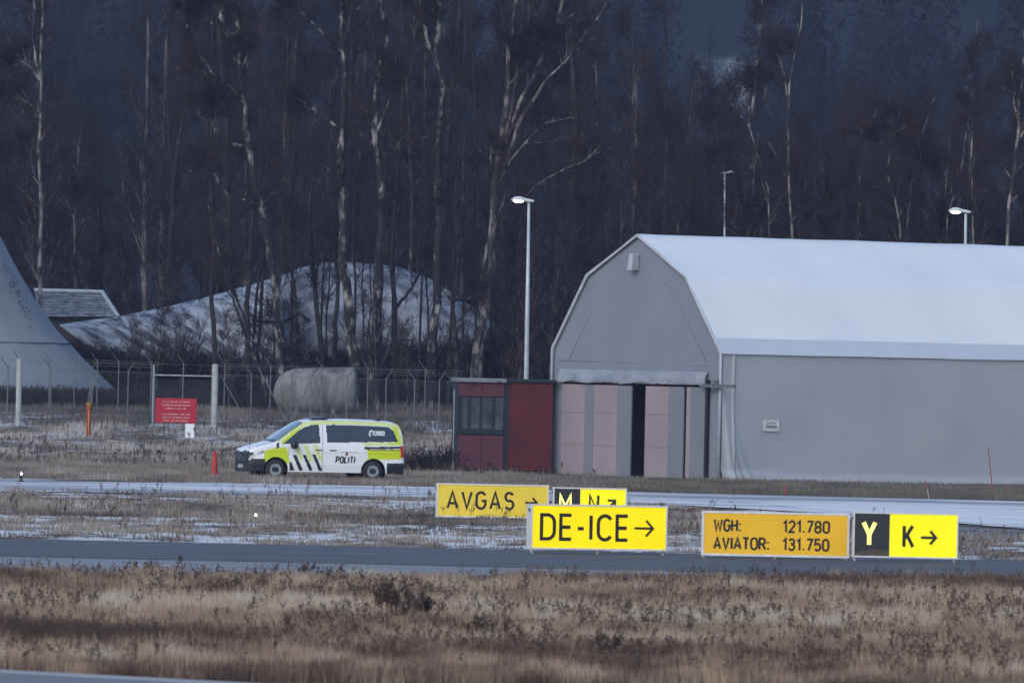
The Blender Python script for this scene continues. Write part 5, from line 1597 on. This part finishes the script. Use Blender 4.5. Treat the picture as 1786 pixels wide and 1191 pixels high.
for label, D, mi_, limbs in BIRCH:
    P, Rr = [], []
    for li, (pts, w0, w1) in enumerate(limbs):
        s = F / D
        dz_ = 0.0
        q = []
        for i, (u, v) in enumerate(pts):
            dep = D + (0 if li == 0 else (tr_rng.uniform(-1, 1) * 0.25 * i))
            q.append(at(u, v, dep))
        q = resample(q, 22)
        if li == 0:
            g0 = float(hz(q[0][0], D)) - 0.3
            q[0][2] = min(q[0][2], g0)
        n_ = len(q); q += np.stack([tr_rng.normal(size=n_) * 0.02] * 3, 1) * np.array([1, 1, 0]) * (w0 / 12)
        P.append(q); Rr.append(np.linspace(w0, w1, 22) * (0.72 if li == 0 else 1.0) / s / 2)
    P = np.array(P); Rr = np.array(Rr)
    base = P[0, 0].copy(); base[2] = hz(base[0], base[1])
    tv, tq = strands(P, Rr, 8)
    Pc = P.copy()
    # branches only above shoulder height
    lo = 0.42 if mi_ != 3 else 0.3
    B1, R1 = grow(P, Rr, 12 if mi_ != 3 else 9, 0.8, 2.6, (0.4, 1.0), 5, lo, 0.35, 0.35, 0.10, 0, tr_rng)
    R1 = np.maximum(np.minimum(R1, 0.03), 0.012)
    B2, R2 = grow(B1, R1, 7, 0.4, 1.3, (0.35, 0.9), 4, 0.2, 0.5, 0.2, 0.12, 0.0, tr_rng)
    B3, R3 = grow(B2, np.maximum(R2, .008), 9, 0.25, 0.8, (0.3, 0.9), 3, 0.1, 0.6, 0.0, 0.15, 0.05, tr_rng)
    B4, R4 = grow(B1, R1, 3, 0.3, 1.0, (0.3, 0.8), 3, 0.2, 0.5, 0.3, 0.1, 0, tr_rng)
    if mi_ != 3:
        a1_, b1_ = strands(B1, R1, 4); tq = np.concatenate([tq, b1_ + len(tv)]); tv = np.concatenate([tv, a1_])
    cv, cq = join(([] if mi_ != 3 else [(B1, R1)]) + [(B2, np.maximum(R2, 0.008)), (B3, np.maximum(R3, 0.006)), (B4, np.maximum(R4, .007))])
    o = tree_obj("birch_tree" if mi_ != 3 else "bare_tree", tv - base, tq, cv - base, cq, mats_t[mi_], M_twig, tuple(base), label)

# the rest of the wood: nine kinds of bare tree, copied
def wood_tree(seed, H, r0, dens, spread, red=False):
    r = np.random.default_rng(seed)
    m = 14
    z = np.linspace(-0.3, H, m)
    lean = r.normal(size=2) * 0.03 * H
    P = np.stack([np.cumsum(r.normal(size=m) * 0.05) + lean[0] * (z / H) ** 2, np.cumsum(r.normal(size=m) * 0.05) + lean[1] * (z / H) ** 2, z], 1)[None]
    Rt = (r0 * np.linspace(1, 0.12, m) ** 0.9)[None]
    L1, LR = grow(P, Rt, int(26 * dens), 1.6 * spread, 4.2 * spread, (0.4, 0.85), 7, 0.12, 0.32, 0.45, 0.07, 0, r)
    tv, tq = strands(P, Rt, 7)
    LR = np.clip(LR, 0.012, 0.04)
    a_, b_ = strands(L1, LR, 5)
    tq = np.concatenate([tq, b_ + len(tv)]); tv = np.concatenate([tv, a_])
    B, RB = grow(L1, LR, int(11 * dens), 0.6, 1.8, (0.35, 0.9), 4, 0.15, 0.45, 0.3, 0.1, 0, r); RB = np.maximum(RB, 0.009)
    T, RTt = grow(B, RB, 8, 0.3, 1.0, (0.3, 0.9), 3, 0.1, 0.6, 0.1, 0.12, 0.05, r); RTt = np.maximum(RTt, 0.0065)
    if red:
        a_, b_ = strands(B, RB * 1.1, 3); tq = np.concatenate([tq, b_ + len(tv)]); tv = np.concatenate([tv, a_])
        cv, cq = join([(T, RTt)])
    else: cv, cq = join([(B, RB), (T, RTt)])
    return tree_obj("bare_tree", tv, tq, cv, cq, M_bark if not red else M_greybark, M_twigred if red else M_twig, (0, 0, 0), "", "")


protos = []
for i, (H, r0, dens, sp) in enumerate([(22, 0.19, 1.05, 1.0), (19, 0.16, 1.1, 0.9), (24, 0.22, 1.0, 1.1), (20, 0.15, 1.0, 1.0), (13.0, 0.10, 1.1, 0.75), (11.5, 0.08, 0.8, 0.7), (12.5, 0.09, 0.9, 0.65), (7.5, 0.045, 0.7, 0.5), (6.0, 0.04, 0.7, 0.45), (15, 0.10, 0.36, 0.5), (13, 0.07, 0.4, 0.45)]):
    protos.append(wood_tree(100 + i, H, r0, dens, sp, i in (1, 3, 5, 7, 8)))
used = [False] * len(protos)


def place_tree(k, x, y, s, rz, label, group):
    p_ = protos[k]
    if not used[k]: root = p_; used[k] = True
    else:
        root = p_.copy(); COL.objects.link(root)
        for ch in p_.children:
            c_ = ch.copy(); COL.objects.link(c_); c_.parent = root
    root.location = (x, y, float(hz(x, y)) - 0.1); root.rotation_euler = (0, 0, rz); root.scale = (s, s, s)
    root["label"] = label; root["group"] = group; root["category"] = "tree"


pr_ = random.Random(5)
LT = ("tall bare dark tree deep in the wood behind the birches", "tall bare trees behind the birches")
LS = ("mid height bare tree with fine upswept twigs behind the hangar or flared tent", "mid height bare trees flanking the wood")
LQ = ("slim dark pole-like tree standing in front of the arched tent", "slim dark trees before the arched tent")
LP = ("young thin bare tree in the dense row behind the fence and hangar", "young thin trees along the wood's edge")
ntree = 0
for D in (512, 520, 530, 541, 553, 566, 580):
    u = -130 + pr_.uniform(0, 60)
    while u < 1930:
        mid = 240 < u < 1060
        D_ = D + pr_.uniform(-4, 4)
        p_ = at(u, 700, D_)
        if mid and D_ > 519 and not (110 < u < 250 and D_ < 534):
            place_tree(pr_.choice([0, 1, 2, 3]), p_.x, D_, pr_.uniform(0.85, 1.15), pr_.uniform(0, 6.28), *LT)
        elif not mid and not (u < 230 and D_ < 534):
            far_ = (u < 90) or 1060 <= u < 1200
            k_ = pr_.choice([0, 1, 3, 4]) if far_ else pr_.choice([4, 5, 6])
            sc_ = pr_.uniform(0.75, 1.1)
            place_tree(k_, p_.x, D_, sc_ * (0.8 if far_ and k_ < 4 else 1), pr_.uniform(0, 6.28), *(LT if k_ < 4 else LS))
        ntree += 1
        u += pr_.uniform(75, 125)
for D in (484, 490, 497, 505):
    u = 900 + pr_.uniform(0, 30)
    while u < 1900:
        D_ = D + pr_.uniform(-3, 3); p_ = at(u, 700, D_)
        place_tree(pr_.choice([4, 5, 6, 7, 8]), p_.x, D_, pr_.uniform(0.75, 1.1), pr_.uniform(0, 6.28), *LS)
        u += pr_.uniform(60, 120)
for D in (462, 468, 474):
    u = 235 if D > 470 else 400
    while u < 1000:
        D_ = D + pr_.uniform(-2, 2); p_ = at(u, 700, D_)
        if not (440 < u < 640 and D < 467) and ((u < 430 and pr_.random() < 0.35) or u > 880 or pr_.random() < 0.22):
            place_tree(pr_.choice([7, 8]), p_.x, D_, pr_.uniform(0.45, 0.8), pr_.uniform(0, 6.28), *LP)
        u += pr_.uniform(22, 60)
for i in range(19):
    u = 430 + i * 24 + pr_.uniform(-20, 20); D_ = pr_.uniform(474, 490); p_ = at(u, 700, D_)
    place_tree(pr_.choice([9, 10]), p_.x, D_, pr_.uniform(0.7, 1.25), pr_.uniform(0, 6.28), *LQ)
for i, p_ in enumerate(protos):
    if not used[i]:
        place_tree(i, at(1000, 700, 500).x, 506, 0.9, 0, *LS)

# dense scrub in front of the wood
def scrub(name, n, uf, Df, hf, label, m=M_weed):
    r = tr_rng
    u = uf(n); D = Df(n)
    x = np.array([at(float(a_), 700, float(b_)).x for a_, b_ in zip(u, D)]); y = D
    h = hf(u, D)
    P = np.zeros((n, 4, 3)); P[:, 0] = np.stack([x, y, hz(x, y) - 0.1], 1)
    Dv = np.stack([r.normal(size=n) * 0.28, r.normal(size=n) * 0.28, np.ones(n)], 1)
    for s in range(1, 4):
        Dv += r.normal(size=Dv.shape) * 0.1; P[:, s] = P[:, s - 1] + Dv * (h / 3)[:, None]
    Rd = np.full((n, 1), 0.011) * np.linspace(1, 0.5, 4)[None]
    B, RB = grow(P, Rd, 6, 0.3, 0.9, (0.3, 0.9), 3, 0.2, 0.8, 0.3, 0.1, 0, r)
    T, RT_ = grow(B, RB, 3, 0.15, 0.45, (0.3, 0.9), 3, 0.2, 0.8, 0.1, 0.1, 0, r)
    V_, Q_ = join([(P, Rd), (B, np.maximum(RB, 0.008)), (T, np.maximum(RT_, 0.007))])
    t1 = r.random(n)
    tint = np.concatenate([np.repeat(t1, 12), np.repeat(np.repeat(t1, 6), 9), np.repeat(np.repeat(t1, 18), 9)])
    return tag(link(name, npmesh(name, V_, Q_, m, attr={"tint": tint})), label, "scrub", kind="stuff")


M_scrub = veg_mat("brown_scrub", [(0.0, (0.012, 0.010, 0.012)), (0.6, (0.024, 0.019, 0.02)), (1.0, (0.05, 0.038, 0.035))])
scrub("thicket", 6400, lambda n: tr_rng.uniform(120, 1010, n), lambda n: tr_rng.uniform(478, 493, n),
      lambda u, D: np.interp(u, [120, 260, 420, 480, 640, 800, 1010], [2.0, 1.5, 1.6, 1.4, 2.0, 2.5, 2.7]) * tr_rng.uniform(0.6, 1.1, len(u)), "dark brown tangled thicket at the foot of the wood", M_scrub)
scrub("low_scrub", 1500, lambda n: tr_rng.uniform(-100, 480, n), lambda n: tr_rng.uniform(461, 466, n),
      lambda u, D: tr_rng.uniform(0.12, 0.4, len(u)), "low dark scrub along the foot of the flared tent", M_scrub)
scrub("bush_mass", 40, lambda n: tr_rng.uniform(700, 800, n), lambda n: tr_rng.uniform(388, 396, n),
      lambda u, D: tr_rng.uniform(0.3, 0.75, len(u)), "dark leafless bush between the van and the red cabin", M_scrub)
scrub("rear_thicket", 5200, lambda n: tr_rng.uniform(-150, 1930, n), lambda n: tr_rng.uniform(525, 600, n),
      lambda u, D: tr_rng.uniform(1.5, 4.2, len(u)), "tall dark undergrowth filling the wood between the trunks", M_scrub)

# ------------------------------------------------------------------ the wooded hillside far behind
def far_wood():
    r = np.random.default_rng(77)
    Vs, Qs, Ts, n_ = [], [], [], 0
    # bare trees at 600-1050 m: four kinds
    kinds = []
    for s_ in range(4):
        P = np.zeros((1, 8, 3)); P[0, :, 2] = np.linspace(-0.5, 14, 8); P[0, :, 0] = np.cumsum(r.normal(size=8) * 0.12)
        Rt = np.linspace(0.14, 0.03, 8)[None]
        L1, LR = grow(P, Rt, 22, 1.5, 4, (0.4, 0.9), 4, 0.2, 0.4, 0.4, 0.08, 0, r)
        B, RB = grow(L1, LR, 9, 0.7, 2.0, (0.35, 0.9), 3, 0.15, 0.6, 0.25, 0.1, 0, r)
        v_, q_ = join([(P, Rt), (L1, np.maximum(LR, 0.03)), (B, np.maximum(RB, 0.022))])
        kinds.append((v_, q_))
    N = 560
    y = 610 + 460 * r.random(N) ** 0.9; x = r.uniform(-1, 1, N) * (0.05 * y + 14)
    for i in range(N):
        if y[i] > 800 and 0.0128 < x[i] / y[i] < 0.0205 and i % 6: continue
        v_, q_ = kinds[i % 4]
        a_ = r.uniform(0, 6.28); c_, s_ = math.cos(a_), math.sin(a_); sc_ = r.uniform(0.7, 1.1)
        if x[i] / y[i] > 0.012: sc_ *= 0.8
        w_ = v_ * sc_
        w_ = np.stack([w_[:, 0] * c_ - w_[:, 1] * s_ + x[i], w_[:, 0] * s_ + w_[:, 1] * c_ + y[i], w_[:, 2] + hz(x[i], y[i])], 1)
        Vs.append(w_); Qs.append(q_ + n_); Ts.append(np.full(len(w_), 0.25 + 0.25 * r.random())); n_ += len(w_)
    # rounder and pointed crowns beyond: clouds of small drooping leaf-like faces
    V3, T3 = [], []
    N = 6400
    y = np.sqrt(r.uniform(1040 ** 2, 3200 ** 2, N)); x = r.uniform(-1, 1, N) * (0.068 * y + 15)
    ok = ~((y < 1245) & (x / y > 0.0125) & (x / y < 0.0208)) & ~((y > 1165) & (y < 1210) & (x > 40))
    x, y = x[ok], y[ok]; N = len(x)
    nf_ = 300
    H = r.uniform(8, 16, N); Rr_ = H * r.uniform(0.13, 0.3, N); pw_ = r.uniform(0.5, 1.0, N)
    t = r.random((N, nf_)) ** 0.8
    rad = Rr_[:, None] * (1 - t) ** pw_[:, None] * r.uniform(0.4, 1.05, (N, nf_))
    an = r.uniform(0, 2 * np.pi, (N, nf_))
    c = np.stack([x[:, None] + rad * np.cos(an), y[:, None] + rad * np.sin(an), hz(x, y)[:, None] + H[:, None] * (0.04 + 0.96 * t)], -1)
    sz = (0.16 + 0.24 * (1 - t))[..., None, None] * (H / 12)[:, None, None, None]
    tri = c[:, :, None, :] + r.normal(size=(N, nf_, 3, 3)) * sz * np.array([0.8, 0.8, 0.9])
    V3 = tri.reshape(-1, 3); T3 = np.repeat(np.clip(np.repeat(r.random(N), nf_) * 0.5 + r.random(N * nf_) * 0.15 + 0.1, 0, 1), 3)
    return np.concatenate(Vs + [V3]), np.concatenate(Qs), np.arange(len(V3)).reshape(-1, 3) + n_, np.concatenate(Ts + [T3])


M_far = veg_mat("far_forest", [(0.0, (0.014, 0.018, 0.020)), (0.5, (0.022, 0.026, 0.028)), (1.0, (0.038, 0.040, 0.042))])
V_, Q_, Q3_, T_ = far_wood()
tag(link("far_wood", npmesh("far_wood", V_, [Q_, Q3_], M_far, attr={"tint": T_})), "dark far-off wood covering the hillside behind everything", "wood", kind="stuff")

# ------------------------------------------------------------------ haze
q = MB(); q.box((-420, -12, -2.5), (420, 3290, 420))
hm = bpy.data.materials.new("haze"); hm.use_nodes = True
n, l = hm.node_tree.nodes, hm.node_tree.links
for nd in list(n):
    if nd.type != 'OUTPUT_MATERIAL': n.remove(nd)
pv = n.new("ShaderNodeVolumePrincipled"); pv.inputs["Density"].default_value = 0.00010; pv.inputs["Color"].default_value = (0.40, 0.52, 0.92, 1)
pv.inputs["Anisotropy"].default_value = 0.1
l.new(pv.outputs[0], [x for x in n if x.type == 'OUTPUT_MATERIAL'][0].inputs["Volume"])
tag(q.build("haze", hm), kind="stuff")
